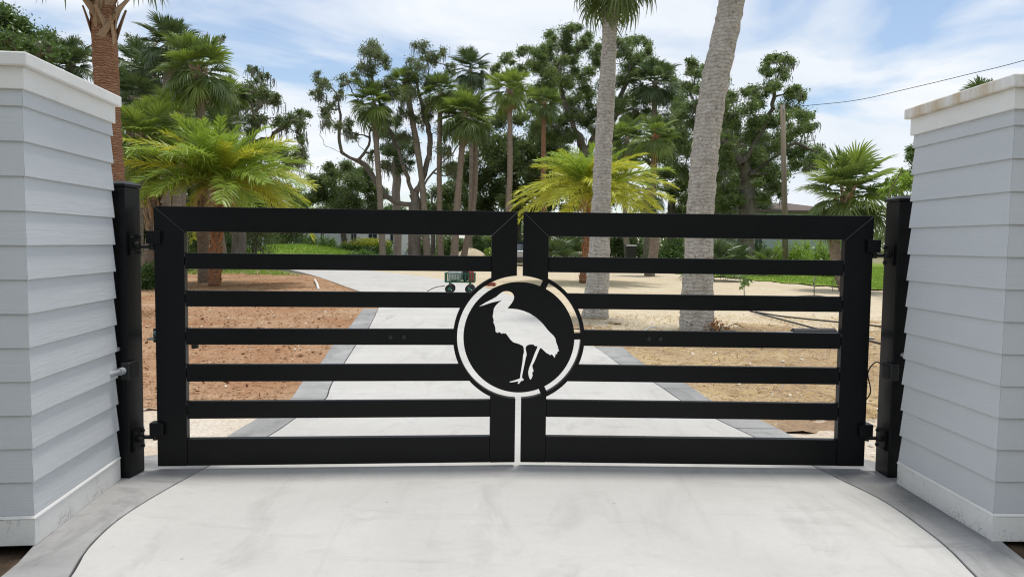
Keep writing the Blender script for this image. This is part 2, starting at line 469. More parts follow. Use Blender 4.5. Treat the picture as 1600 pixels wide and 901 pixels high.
class MB:
    """collects vertices (place coordinates) and faces of one piece"""

    def __init__(s):
        s.v, s.f = [], []

    def add(s, vs, fs):
        n = len(s.v)
        s.v += [tuple(map(float, p)) for p in vs]
        s.f += [tuple(i + n for i in f) for f in fs]
        return s

    def box(s, a, b):
        (x0, y0, z0), (x1, y1, z1) = a, b
        return s.add([(x0, y0, z0), (x1, y0, z0), (x1, y1, z0), (x0, y1, z0), (x0, y0, z1), (x1, y0, z1), (x1, y1, z1), (x0, y1, z1)],
                     [(0, 3, 2, 1), (4, 5, 6, 7), (0, 1, 5, 4), (1, 2, 6, 5), (2, 3, 7, 6), (3, 0, 4, 7)])

    def tube(s, pts, rad, k=8, caps=True):
        pts = [np.array(p, float) for p in pts]
        n = len(pts)
        rad = [rad] * n if isinstance(rad, (int, float)) else list(rad)
        vs, fs = [], []
        up = None
        for i, p in enumerate(pts):
            d = pts[min(i + 1, n - 1)] - pts[max(i - 1, 0)]
            d = d / (np.linalg.norm(d) + 1e-9)
            if up is None:
                up = np.array([0, 0, 1.0]) if abs(d[2]) < 0.9 else np.array([1.0, 0, 0])
            a = np.cross(up, d); a /= np.linalg.norm(a) + 1e-9
            b = np.cross(d, a); up = b
            for j in range(k):
                t = 2 * math.pi * j / k
                vs.append(p + rad[i] * (math.cos(t) * a + math.sin(t) * b))
        for i in range(n - 1):
            for j in range(k):
                q = (j + 1) % k
                fs.append((i * k + j, i * k + q, (i + 1) * k + q, (i + 1) * k + j))
        if caps:
            fs.append(tuple(range(k))[::-1])
            fs.append(tuple((n - 1) * k + j for j in range(k)))
        return s.add(vs, fs)

    def prism(s, poly, fn, d0, d1, holes=()):
        """poly (a,b) outline extruded through fn(a,b,d)"""
        loops = [list(poly)] + [list(h) for h in holes]
        flat = [p for l in loops for p in l]
        n = len(flat)
        tris = tessellate_polygon([[Vector((p[0], p[1], 0)) for p in l] for l in loops])
        vs = [fn(a, b, d0) for a, b in flat] + [fn(a, b, d1) for a, b in flat]
        fs = [tuple(t) for t in tris] + [tuple(i + n for i in t[::-1]) for t in tris]
        o = 0
        for l in loops:
            for i in range(len(l)):
                j = (i + 1) % len(l)
                fs.append((o + i, o + j, o + j + n, o + i + n))
            o += len(l)
        return s.add(vs, fs)

    def build(s, name, mat, parent=None, smooth=False, bevel=0.0, fix=True):
        off = WPOS.get(parent.name, np.zeros(3)) if parent is not None else np.zeros(3)
        me = bpy.data.meshes.new(name)
        vv = np.array(s.v) - off
        me.from_pydata([tuple(p) for p in vv], [], s.f)
        if fix:
            bm = bmesh.new(); bm.from_mesh(me)
            bmesh.ops.recalc_face_normals(bm, faces=bm.faces)
            bm.to_mesh(me); bm.free()
        o = link(name, me, parent, mat)
        WPOS[o.name] = off
        if smooth:
            me.shade_smooth()
        if bevel:
            b = o.modifiers.new('bevel', 'BEVEL')
            b.width, b.segments, b.limit_method = bevel, 2, 'ANGLE'
            b.angle_limit = math.radians(40)
        return o


def fast_mesh(name, verts, faces, mat, parent=None, smooth=False):
    """verts (n,3) array and faces (m,k) array, built quickly"""
    off = WPOS.get(parent.name, np.zeros(3)) if parent is not None else np.zeros(3)
    verts = np.asarray(verts, np.float32) - off.astype(np.float32)
    faces = np.asarray(faces, np.int32)
    me = bpy.data.meshes.new(name)
    me.vertices.add(len(verts))
    me.vertices.foreach_set('co', verts.ravel())
    me.loops.add(faces.size)
    me.loops.foreach_set('vertex_index', faces.ravel())
    me.polygons.add(len(faces))
    me.polygons.foreach_set('loop_start', np.arange(0, faces.size, faces.shape[1], dtype=np.int32))
    me.update(calc_edges=True)
    if smooth:
        me.shade_smooth()
    o = link(name, me, parent, mat)
    WPOS[o.name] = off
    return o


def unit(a):
    return a / (np.linalg.norm(a, axis=-1, keepdims=True) + 1e-9)


def leaf_arrays(centers, size, rng, up=0.6, ratio=0.5, dirs=None, jitter=0.35):
    n = len(centers)
    nrm = unit(rng.normal(size=(n, 3)) + np.array([0, 0, up]))
    t = rng.normal(size=(n, 3)) if dirs is None else dirs + 0.6 * rng.normal(size=(n, 3))
    t = unit(t - nrm * np.sum(t * nrm, 1, keepdims=True))
    b = np.cross(nrm, t)
    L = size * (1 + jitter * rng.normal(size=(n, 1))).clip(0.45, 1.9)
    v = np.empty((n, 4, 3))
    v[:, 0] = centers
    v[:, 1] = centers + t * L * 0.5 + b * L * ratio * 0.5 + nrm * L * 0.10
    v[:, 2] = centers + t * L
    v[:, 3] = centers + t * L * 0.5 - b * L * ratio * 0.5 + nrm * L * 0.10
    return v.reshape(-1, 3), np.arange(n * 4).reshape(n, 4)


def frusta(A, B, ra, rb, k=6):
    A, B = np.asarray(A), np.asarray(B)
    d = unit(B - A)
    ref = np.where(np.abs(d[:, 2:3]) < 0.9, np.array([[0, 0, 1.0]]), np.array([[1.0, 0, 0]]))
    a = unit(np.cross(ref, d)); b = np.cross(d, a)
    th = np.arange(k) * 2 * math.pi / k
    ring = np.cos(th)[None, :, None] * a[:, None] + np.sin(th)[None, :, None] * b[:, None]
    v0 = A[:, None] + ring * np.asarray(ra)[:, None, None]
    v1 = (B + d * 0.3 * np.asarray(rb)[:, None])[:, None] + ring * np.asarray(rb)[:, None, None]
    v = np.concatenate([v0, v1], 1).reshape(-1, 3)
    base = np.arange(len(A))[:, None, None] * 2 * k
    j = np.arange(k); q = (j + 1) % k
    f = np.stack([j, q, q + k, j + k], 1)[None] + base
    return v, f.reshape(-1, 4)


# ------------------------------------------------------------------ the setting: ground and driveway
def grid_sheet(name, keep, x0, x1, y0, y1, step, z, amp, mat, seed, kind='structure'):
    rng = np.random.default_rng(seed)
    nx, ny = int((x1 - x0) / step) + 1, int((y1 - y0) / step) + 1
    X, Y = np.meshgrid(np.linspace(x0, x1, nx), np.linspace(y0, y1, ny))
    Z = np.full_like(X, z)
    for s, a in ((1.7, 0.45), (0.7, 0.3), (0.31, 0.25)):
        ph = rng.uniform(0, 6.28, 4)
        Z += amp * a * (np.sin(X / s + ph[0] + 1.3 * np.sin(Y / s * 0.7 + ph[1])) * np.sin(Y / s + ph[2] + np.sin(X / s * 0.8 + ph[3])))
    Z += amp * 0.35 * rng.normal(size=X.shape)
    V = np.stack([X, Y, Z], -1).reshape(-1, 3)
    i = np.arange(nx * ny).reshape(ny, nx)
    Fc = np.stack([i[:-1, :-1], i[:-1, 1:], i[1:, 1:], i[1:, :-1]], -1).reshape(-1, 4)
    c = V[Fc].mean(1)
    Fc = Fc[keep(c[:, 0], c[:, 1])]
    used, inv = np.unique(Fc, return_inverse=True)
    o = fast_mesh(name, V[used], inv.reshape(-1, 4), mat, None, True)
    tag(o, kind=kind)
    return o


g = MB().add([(-700, -300, -0.10), (700, -300, -0.10), (700, 1200, -0.10), (-700, 1200, -0.10)], [(0, 1, 2, 3)])
tag(g.build('ground', 'far_earth'), kind='structure')

# driveway edges, walked from the road side to the far bend
inner_l = [gnd(*p) for p in ((112, 898), (142, 851), (205, 797), (320, 731), (421, 680), (463, 652), (508, 624), (521, 595), (557, 538), (577, 511), (591, 482))]
inner_r = [gnd(*p) for p in ((1522, 898), (1484, 859), (1446, 828), (1382, 783), (1306, 745), (1180, 683), (1125, 657), (1067, 627), (1023, 598), (970, 570), (929, 541))]
outer_l = [gnd(355, 680), gnd(403, 652), gnd(452, 624), gnd(473, 595), gnd(500, 568), gnd(520, 538), gnd(545, 511), gnd(569, 480)]
outer_r = [gnd(1250, 686), gnd(1192, 657), gnd(1118, 628), gnd(1070, 598), gnd(1010, 570), gnd(972, 541)]
tail_l = [np.array(p) for p in ((-3.1, 17.5, 0), (-4.4, 20.9, 0), (-10.6, 35.1, 0), (-19, 47, 0), (-40, 66, 0))]
tail_r = [np.array(p) for p in ((0.72, 13.3, 0), (0.35, 17.5, 0), (-0.85, 22.9, 0), (-3.2, 29, 0), (-6.2, 34.2, 0), (-13, 44, 0), (-37, 73, 0))]
start_l = [np.array((-4.2, -4.0, 0)), np.array((-1.95, -1.0, 0)), np.array((-1.56, 1.8, 0)), np.array((-1.67, 2.45, 0))]
start_r = [np.array((4.4, -4.0, 0)), np.array((2.15, -1.0, 0)), np.array((1.79, 1.8, 0)), np.array((1.87, 2.45, 0))]


def refine(pts, n=6):
    """smooth curve through points"""
    P = np.array(pts)
    out = []
    for i in range(len(P) - 1):
        p0, p1, p2, p3 = P[max(i - 1, 0)], P[i], P[i + 1], P[min(i + 2, len(P) - 1)]
        for t in np.linspace(0, 1, n, endpoint=False):
            out.append(0.5 * (2 * p1 + (p2 - p0) * t + (2 * p0 - 5 * p1 + 4 * p2 - p3) * t * t + (3 * p1 - p0 - 3 * p2 + p3) * t ** 3))
    out.append(P[-1])
    return np.array(out)


drive_l = refine(start_l + inner_l + tail_l)
drive_r = refine(start_r + inner_r + tail_r)


def strip_slab(name, L, Rr, mat, thick=0.10, z=0.0, n=150, cross=1):
    """slab between two edge curves, resampled to equal counts"""
    def res(P, n):
        d = np.concatenate([[0], np.cumsum(np.linalg.norm(np.diff(P, axis=0), axis=1))])
        d /= d[-1]
        return np.stack([np.interp(np.linspace(0, 1, n), d, P[:, k]) for k in range(3)], 1)
    L, Rr = res(np.array(L), n), res(np.array(Rr), n)
    mb = MB()
    vs = []
    for a, b in zip(L, Rr):
        vs += [(a[0], a[1], z), (b[0], b[1], z), (a[0], a[1], z - thick), (b[0], b[1], z - thick)]
    fs = []
    for i in range(n - 1):
        o, q = 4 * i, 4 * i + 4
        fs += [(o, o + 1, q + 1, q), (o + 2, q + 2, q + 3, o + 3), (o, q, q + 2, o + 2), (o + 1, o + 3, q + 3, q + 1)]
    fs += [(0, 2, 3, 1), (4 * n - 4, 4 * n - 3, 4 * n - 1, 4 * n - 2)]
    mb.add(vs, fs)
    return mb.build(name, mat, bevel=0.006)


tag(strip_slab('driveway', drive_l, drive_r, 'concrete_light', n=1100), kind='structure')


def offset_curve(P, d):
    P = np.array(P)
    t = np.gradient(P, axis=0); t[:, 2] = 0; t = unit(t)
    return P + np.stack([-t[:, 1], t[:, 0], 0 * t[:, 0]], 1) * d


# stamped grey borders: groove of 10 mm beside the slab; outer edge wide at the pillars, 0.3 m behind the gate
bl_in = offset_curve(refine([np.array((-1.95, -1.0, 0)), np.array((-1.56, 1.8, 0)), np.array((-1.67, 2.45, 0))] + inner_l), 0.010)
bl_out = refine([np.array((-2.3, -1.0, 0)), np.array((-1.88, 1.8, 0)), np.array((-1.97, 2.4, 0)), gnd(5, 895), gnd(50, 855), np.array((-2.42, 3.9, 0)), np.array((-2.5, 4.5, 0))] + [gnd(320, 700)] + outer_l)
br_in = offset_curve(refine([np.array((2.15, -1.0, 0)), np.array((1.79, 1.8, 0)), np.array((1.87, 2.45, 0))] + inner_r), -0.010)
br_out = refine([np.array((2.5, -1.0, 0)), np.array((2.13, 1.8, 0)), np.array((2.22, 2.5, 0)), gnd(1574, 852), np.array((2.45, 3.9, 0)), np.array((2.56, 4.5, 0)), gnd(1300, 707)] + outer_r)


def border(name, inner, outer, cuts, mat='concrete_border'):
    """border poured in bays: each bay one slab with a tooled joint"""
    def arc(P):
        d = np.concatenate([[0], np.cumsum(np.linalg.norm(np.diff(P, axis=0), axis=1))])
        return d / d[-1]

    def piece(P, a, b, n=34):
        d = arc(P)
        return np.stack([np.interp(np.linspace(a, b, n), d, P[:, k]) for k in range(3)], 1)
    root = None
    for i in range(len(cuts) - 1):
        a, b = cuts[i], cuts[i + 1] - 0.0012
        # outer edge parameter follows the inner one by nearest y
        pi = piece(inner, a, b)
        yo = outer[:, 1]
        po = np.stack([np.interp(pi[:, 1], yo, outer[:, k]) for k in range(3)], 1)
        o = strip_slab(name if root is None else 'border_bay', pi, po, mat, 0.10, 0.0, 34)
        if root is None:
            root = tag(o, kind='structure')
        else:
            o.parent = root
    return root


border('border_left', bl_in, bl_out, [0, 0.14, 0.46, 0.56, 0.66, 0.76, 0.88, 1.0])
border('border_right', br_in, br_out, [0, 0.17, 0.60, 0.74, 0.88, 1.0])

mat_plain('asphalt', (0.05, 0.05, 0.052), 0.9, 0.2)
rd = MB().box((-120, -11, -0.10), (120, -4.05, -0.02)).build('road', 'asphalt')
tag(rd, kind='structure')
_dl, _dr = drive_l[np.argsort(drive_l[:, 1])], drive_r[np.argsort(drive_r[:, 1])]
xl = lambda y: np.interp(y, _dl[:, 1], _dl[:, 0])
xr = lambda y: np.interp(y, _dr[:, 1], _dr[:, 0])
xm = lambda y: (xl(y) + xr(y)) / 2
wob = lambda x, y, s=1.0: s * (0.25 * np.sin(x * 2.1 + 1.7 * np.sin(y * 1.3)) + 0.14 * np.sin(x * 5.3 + y * 4.1))

grid_sheet('soil_bed', lambda x, y: (x < xm(y)) & (y > 6.0 + wob(x, y, 0.5)) & (y < 31 + wob(x, y, 3)), -18, 1, 5.4, 33, 0.14, -0.035, 0.03, 'reddish_soil', 1)
grid_sheet('sand_strip', lambda x, y: (y < 6.4) & (x < xm(y)), -9, 1, 4.3, 6.6, 0.12, -0.055, 0.010, 'white_sand', 2)
grid_sheet('sand_strip_right', lambda x, y: (y < 6.0 + wob(x, y, 0.3)) & (x > xm(y)), 0, 9, 4.3, 6.6, 0.12, -0.055, 0.010, 'white_sand', 3)
grid_sheet('straw_ground', lambda x, y: (x > xm(y)) & (y < 11.5 + wob(x, y, 4.0) + 0.25 * x), 0, 16, 5.6, 18, 0.14, -0.035, 0.025, 'straw_soil', 4)
lawn_a, lawn_b = gnd(1100, 430), gnd(1335, 449)
lawn_y = lambda x: lawn_a[1] + (x - lawn_a[0]) * (lawn_b[1] - lawn_a[1]) / (lawn_b[0] - lawn_a[0])
grid_sheet('sand_yard', lambda x, y: (x > xm(y)), -14, 34, 10.5, 52, 0.35, -0.048, 0.018, 'pale_sand', 5)
grid_sheet('lawn_right', lambda x, y: (y > lawn_y(x) + 0.6 * wob(x, y)) & (x > 6.5), 6, 60, 14, 66, 0.5, 0.0, 0.03, 'lawn_base', 6)
grid_sheet('verge_left', lambda x, y: (x < -1.9), -6, -1.8, 0.4, 3.6, 0.08, -0.05, 0.02, 'dark_soil', 7)
grid_sheet('verge_right', lambda x, y: (x > 2.1), 2.0, 6, 0.4, 4.0, 0.08, -0.05, 0.02, 'dark_soil', 8)


def mound(name, cx, cy, rx, ry, h, mat, kind, seed, z0=-0.06, rough=0.05, power=2.0, n=28):
    rng = np.random.default_rng(seed)
    vs, fs = [(cx, cy, z0 + h)], []
    k = 40
    ph = rng.uniform(0, 6, 6)
    for i in range(1, n + 1):
        t = i / n
        for j in range(k):
            a = 2 * math.pi * j / k
            w = 1 + rough * (math.sin(3 * a + ph[0]) + 0.6 * math.sin(7 * a + ph[1]))
            zz = h * (math.cos(t * math.pi / 2) ** power)
            zz *= 1 + rough * 1.2 * math.sin(5 * a + ph[2] + 6 * t)
            vs.append((cx + rx * t * w * math.cos(a), cy + ry * t * w * math.sin(a), z0 + zz))
    for j in range(k):
        fs.append((0, 1 + j, 1 + (j + 1) % k))
    for i in range(n - 1):
        for j in range(k):
            q = (j + 1) % k
            fs.append((1 + i * k + j, 1 + (i + 1) * k + j, 1 + (i + 1) * k + q, 1 + i * k + q))
    return MB().add(vs, fs).build(name, mat, smooth=True)


lm = at(455, 383, 60)
tag(mound('lawn_mound', lm[0], 61, 9.5, 9, lm[2] + 0.06, 'lawn_base', None, 3, power=1.6, rough=0.03), kind='structure')


# loose stuff on the ground
def scatter_chips(name, pts, size, mat, seed, label, cat, ratio=0.35, lift=0.012):
    rng = np.random.default_rng(seed)
    n = len(pts)
    c = pts + np.array([0, 0, lift]) * rng.random((n, 1))
    d = rng.normal(size=(n, 3)); d[:, 2] *= 0.28
    d = unit(d)
    nrm = unit(rng.normal(size=(n, 3)) * 0.5 + np.array([0, 0, 1.0]))
    b = unit(np.cross(nrm, d))
    L = size * (0.4 + 1.1 * rng.random((n, 1)) ** 2)
    W = L * ratio * (0.6 + 0.8 * rng.random((n, 1)))
    H = W * 0.5
    v = np.empty((n, 5, 3))
    v[:, 0] = c - d * L * 0.5
    v[:, 1] = c + b * W * 0.5
    v[:, 2] = c + d * L * 0.5
    v[:, 3] = c - b * W * 0.5
    v[:, 4] = c + np.array([0, 0, 1.0]) * H + d * L * 0.1
    base = np.arange(n)[:, None, None] * 5
    f = np.array([[0, 1, 4], [1, 2, 4], [2, 3, 4], [3, 0, 4]])[None] + base
    o = fast_mesh(name, v.reshape(-1, 3), f.reshape(-1, 3), mat)
    return tag(o, label, cat, kind='stuff')


def area_pts(n, x0, x1, y0, y1, keep, z, rng, near=1.6):
    y = y0 + (y1 - y0) * rng.random(n) ** near
    x = x0 + (x1 - x0) * rng.random(n)
    k = keep(x, y)
    return np.stack([x, y, np.full_like(x, z)], 1)[k]


rg = np.random.default_rng(21)
left_ok = lambda x, y: x < xl(y) - 0.38
right_ok = lambda x, y: x > xr(y) + 0.38
scatter_chips('mulch', area_pts(36000, -11, 0, 6.1, 30, left_ok, -0.03, rg), 0.045, 'mulch_chip', 1, 'loose brown mulch chips spread over the reddish soil', 'mulch')
scatter_chips('straw', area_pts(30000, 0, 11, 6.0, 15, right_ok, -0.03, rg), 0.085, 'straw_chip', 2, 'dry straw and bark litter beside the driveway', 'straw', 0.10, 0.02)
scatter_chips('gravel', np.concatenate([area_pts(450, -9, 0, 5.0, 20, left_ok, -0.035, rg), area_pts(1500, 0, 10, 5.0, 20, right_ok, -0.035, rg)]), 0.045, 'pebble', 3, 'scattered pale stones on the bare ground', 'gravel', 0.7)
scatter_chips('dirt_clods', np.concatenate([area_pts(1300, -9, 0, 6.2, 16, left_ok, -0.03, rg), area_pts(500, -4.6, -2.7, 1.5, 3.2, lambda x, y: x > -9, -0.045, rg), area_pts(400, 2.7, 4.6, 1.5, 3.2, lambda x, y: x > -9, -0.045, rg)]), 0.075, 'clod', 4, 'dark clods and bark bits on the soil', 'soil', 0.6)


def blades(name, pts, h, w, seed, label, mat='grass_blade'):
    rng = np.random.default_rng(seed)
    n = len(pts)
    a = rng.random(n) * 6.283
    s = np.stack([np.cos(a), np.sin(a), 0 * a], 1)
    lean = rng.normal(size=(n, 3)) * 0.35; lean[:, 2] = 1
    H = h * (0.5 + rng.random((n, 1)))
    v = np.empty((n, 3, 3))
    v[:, 0] = pts - s * w / 2; v[:, 1] = pts + s * w / 2; v[:, 2] = pts + lean * H
    o = fast_mesh(name, v.reshape(-1, 3), np.arange(n * 3).reshape(n, 3), mat)
    return tag(o, label, 'grass', kind='stuff')


p = area_pts(42000, 7, 36, 24, 52, lambda x, y: y > lawn_y(x) + 0.5 * wob(x, y), 0.0, rg, 1.4)
blades('lawn_grass', p, 0.10, 0.045, 5, 'bright green lawn grass at the right of the sand yard')
th = rg.random(26000) * 6.283; rr = np.sqrt(rg.random(26000)) * 0.97
pz = (lm[2] + 0.06) * np.cos(rr * math.pi / 2) ** 1.6 - 0.07
p = np.stack([lm[0] + 9.5 * rr * np.cos(th), 61 + 9 * rr * np.sin(th), pz], 1)
blades('mound_grass', p[p[:, 1] < 62], 0.12, 0.07, 6, 'bright green grass on the low mound before the white house')
p = np.concatenate([area_pts(9000, -22, -4, 30, 50, lambda x, y: x < xl(y) - 0.5, -0.09, rg), area_pts(60, -4.2, -2.75, 1.6, 3.1, lambda x, y: x < 0, -0.04, rg)])
blades('weed_grass', p, 0.12, 0.05, 7, 'sparse yellowish green weeds beyond the soil bed')


# ------------------------------------------------------------------ pillars
def pillar(name, label, corner, size, rot, inward, weathered):
    """corner: inner front corner on the ground; inward: -1 when the pillar extends to -x from it"""
    root = empty(name, (corner[0], corner[1], 0), label, 'pillar', 'siding clad gate pillars')
    ca, sa = math.cos(rot), math.sin(rot)
    cx, cy = inward * size / 2, size / 2

    def W(x, y, z):
        # local centre coords to place
        lx, ly = cx + x, cy + y
        return (corner[0] + ca * lx - sa * ly, corner[1] + sa * lx + ca * ly, z)

    h0 = size / 2

    def face_board(nm, mat, z0, z1, o0, o1, back, side, gap=0.0008, bev=0.0015):
        # side 0 front,1 right,2 back,3 left ; o0/o1 offsets of the face at bottom/top from the core plane
        def P(u, off, z):
            h = h0 + off
            pts = [(u * h, -h), (h, u * h), (-u * h, h), (-h, -u * h)]
            return W(*pts[side], z)
        e = 1 - gap
        vs = [P(-e, o0, z0), P(e, o0, z0), P(e, o1, z1), P(-e, o1, z1), P(-e, back, z0), P(e, back, z0), P(e, back, z1), P(-e, back, z1)]
        fs = [(0, 1, 2, 3), (5, 4, 7, 6), (4, 5, 1, 0), (3, 2, 6, 7), (4, 0, 3, 7), (1, 5, 6, 2)]
        return MB().add(vs, fs).build(nm, mat, root, bevel=bev)

    core = MB()
    hc = h0 - 0.022
    b = [W(-hc, -hc, 0), W(hc, -hc, 0), W(hc, hc, 0), W(-hc, hc, 0)]
    core.add(b + [(p[0], p[1], 2.115) for p in b], [(0, 1, 2, 3), (4, 5, 6, 7), (0, 1, 5, 4), (1, 2, 6, 5), (2, 3, 7, 6), (3, 0, 4, 7)])
    core.build('core', 'siding_paint', root)
    pitch = 0.1510
    rr = random.Random(len(label))
    for s in range(4):
        face_board('base_board', 'white_trim_dirty', 0.0, 0.120, 0.002, 0.002, -0.02, s, 0.0)
        face_board('drip_strip', 'white_trim', 0.1215, 0.135, 0.006, 0.001, -0.02, s, 0.0)
        for k in range(13):
            z0 = 0.136 + k * pitch
            z1 = min(z0 + pitch + 0.004, 2.026)
            if k == 12:
                z1 = 2.026
            e = rr.uniform(-0.0012, 0.0012)
            tp = -0.0105 if k < 12 else -0.005
            face_board('siding_board', 'siding_paint', z0, z1, 0.0 + e, tp, -0.021, s, 0.0008)
        face_board('frieze_board', 'white_trim', 2.020, 2.114, 0.010, 0.010, -0.02, s, 0.0)
    oc = h0 + 0.036
    cap = MB()
    q = [W(x, y, 0) for x, y in ((-oc, -oc), (oc, -oc), (oc, oc), (-oc, oc))]
    cap.add([(p[0], p[1], 2.1145) for p in q] + [(p[0], p[1], 2.172) for p in q] + [W(0, 0, 2.19)],
            [(3, 2, 1, 0), (0, 1, 5, 4), (1, 2, 6, 5), (2, 3, 7, 6), (3, 0, 4, 7), (4, 5, 8), (5, 6, 8), (6, 7, 8), (7, 4, 8)])
    cap.build('capstone', 'white_trim_weathered' if weathered else 'white_trim', root, bevel=0.006)
    return root


pillar('gate_pillar', 'grey siding pillar at the left with clean white cap', gnd(55, 851)[:2], 0.93, math.radians(6.6), -1, False)
pillar('gate_pillar', 'grey siding pillar at the right with stained weathered cap', gnd(1550, 845)[:2], 0.84, math.radians(0.9), 1, True)


# ------------------------------------------------------------------ gate posts
def rot2(a):
    return np.array([[math.cos(a), -math.sin(a)], [math.sin(a), math.cos(a)]])


def local_fn(o, a):
    Rm = rot2(a)

    def fn(x, y, z):
        q = Rm @ np.array([x, y])
        return (o[0] + q[0], o[1] + q[1], z)
    return fn


def fbox(fn, a, b):
    (x0, y0, z0), (x1, y1, z1) = a, b
    return MB().add([fn(x0, y0, z0), fn(x1, y0, z0), fn(x1, y1, z0), fn(x0, y1, z0), fn(x0, y0, z1), fn(x1, y0, z1), fn(x1, y1, z1), fn(x0, y1, z1)],
                    [(0, 3, 2, 1), (4, 5, 6, 7), (0, 1, 5, 4), (1, 2, 6, 5), (2, 3, 7, 6), (3, 0, 4, 7)])


def gate_post(label, corner, rot, s, top, hinge_z, box_z, bolt_z, conduit):
    """corner: inner front corner; s=+1 when the opening lies towards +x (left post)"""
    root = empty('gate_post', (corner[0], corner[1], 0), label, 'post', 'black steel gate posts')
    fn = local_fn(corner, rot)
    w = 0.152
    x_in, x_out = 0.0, -s * w
    xa, xb = min(x_in, x_out), max(x_in, x_out)
    fbox(fn, (xa, 0, 0), (xb, w, top)).build('column', 'black_powder_coat', root, bevel=0.006)
    c = MB()
    e = 0.006
    vs = [fn(xa - e, -e, top + 0.001), fn(xb + e, -e, top + 0.001), fn(xb + e, w + e, top + 0.001), fn(xa - e, w + e, top + 0.001),
          fn(xa - e, -e, top + 0.016), fn(xb + e, -e, top + 0.016), fn(xb + e, w + e, top + 0.016), fn(xa - e, w + e, top + 0.016),
          fn(xa + .03, .03, top + 0.034), fn(xb - .03, .03, top + 0.034), fn(xb - .03, w - .03, top + 0.034), fn(xa + .03, w - .03, top + 0.034)]
    fs = [(3, 2, 1, 0), (8, 9, 10, 11)]
    for i in range(4):
        j = (i + 1) % 4
        fs += [(i, j, j + 4, i + 4), (i + 4, j + 4, j + 8, i + 8)]
    c.add(vs, fs).build('post_cap', 'black_powder_coat', root, bevel=0.002)
    for hz in hinge_z:
        pl = fbox(fn, (min(0, s * .008) + s * .001, .030, hz - .062), (max(0, s * .008) + s * .001, w - .012, hz + .062)).build('hinge_plate', 'black_powder_coat', root, bevel=0.002)
        for dy, dz in ((.045, .045), (.045, -.045), (.125, .045), (.125, -.045)):
            MB().tube([fn(s * .008, dy, hz + dz), fn(s * .017, dy, hz + dz)], .009, 6).build('bolt', 'black_plastic', pl)
        MB().tube([fn(s * .006, .085, hz), fn(s * .03, .085, hz)], .017, 8).build('hinge_nut', 'black_plastic', pl, bevel=0.002)
    jb = fbox(fn, (min(s * -.03, s * .022), -.022, box_z - .05), (max(s * -.03, s * .022), .085, box_z + .05)).build('junction_box', 'black_plastic', root, bevel=0.006)
    fbox(fn, (min(s * .0225, s * .026), -.005, box_z - .035), (max(s * .0225, s * .026), .07, box_z + .035)).build('box_cover', 'black_plastic', jb, bevel=0.002)
    MB().tube([fn(-s * .055, .002, bolt_z), fn(-s * .055, -.014, bolt_z)], .013, 8).build('bolt', 'galvanised', root, bevel=0.003)
    if conduit:
        MB().tube([fn(-s * .012, -.024, box_z + .005), fn(-s * .012, -.062, box_z + .005)], .021, 12).build('conduit_fitting', 'grey_conduit', jb, bevel=0.003)
        MB().tube([fn(-s * .012, -.05, box_z + .005), fn(-s * .03, -.11, box_z), fn(-s * .10, -.20, box_z - .015), fn(-s * .17, -.29, box_z - .02)], .0145, 10).build('conduit', 'grey_conduit', root, smooth=True)
    else:
        MB().tube(list(refine([np.array(q) for q in (fn(s * .02, .07, box_z + .03), fn(s * .05, .10, box_z + .045), fn(s * .075, .14, box_z - .03), fn(s * .05, .15, box_z - .16), fn(s * .11, .2, box_z - .26))], 6)), .004, 6).build('cable', 'cable_black', root, smooth=True)
    # concrete crumbs at the foot
    return root


pl0 = gnd(203, 747)[:2]
pr0 = gnd(1387, 746)[:2]
gate_post('black steel gate post behind the left pillar, with conduit pipe', pl0, math.radians(-4.5), 1, 1.672, (1.345, 0.205), 0.625, 0.75, True)
gate_post('black steel gate post behind the right pillar, with cable loop', pr0, math.radians(1.5), -1, 1.655, (1.335, 0.215), 0.640, 0.745, False)

# ------------------------------------------------------------------ gate leaves
Z_TOP, Z_TOPB = 1.570, 1.4235
SLATS = [(1.206, 1.300), (0.984, 1.078), (0.7575, 0.854), (0.537, 0.639), (0.314, 0.418)]
Z_BOT, Z_BOTT = 0.030, 0.192
STILE = 0.170
DEPTH = 0.052
R_OUT, R_IN, R_DISC = 0.402, 0.378, 0.340
CEN_PX = (810.8, 527)


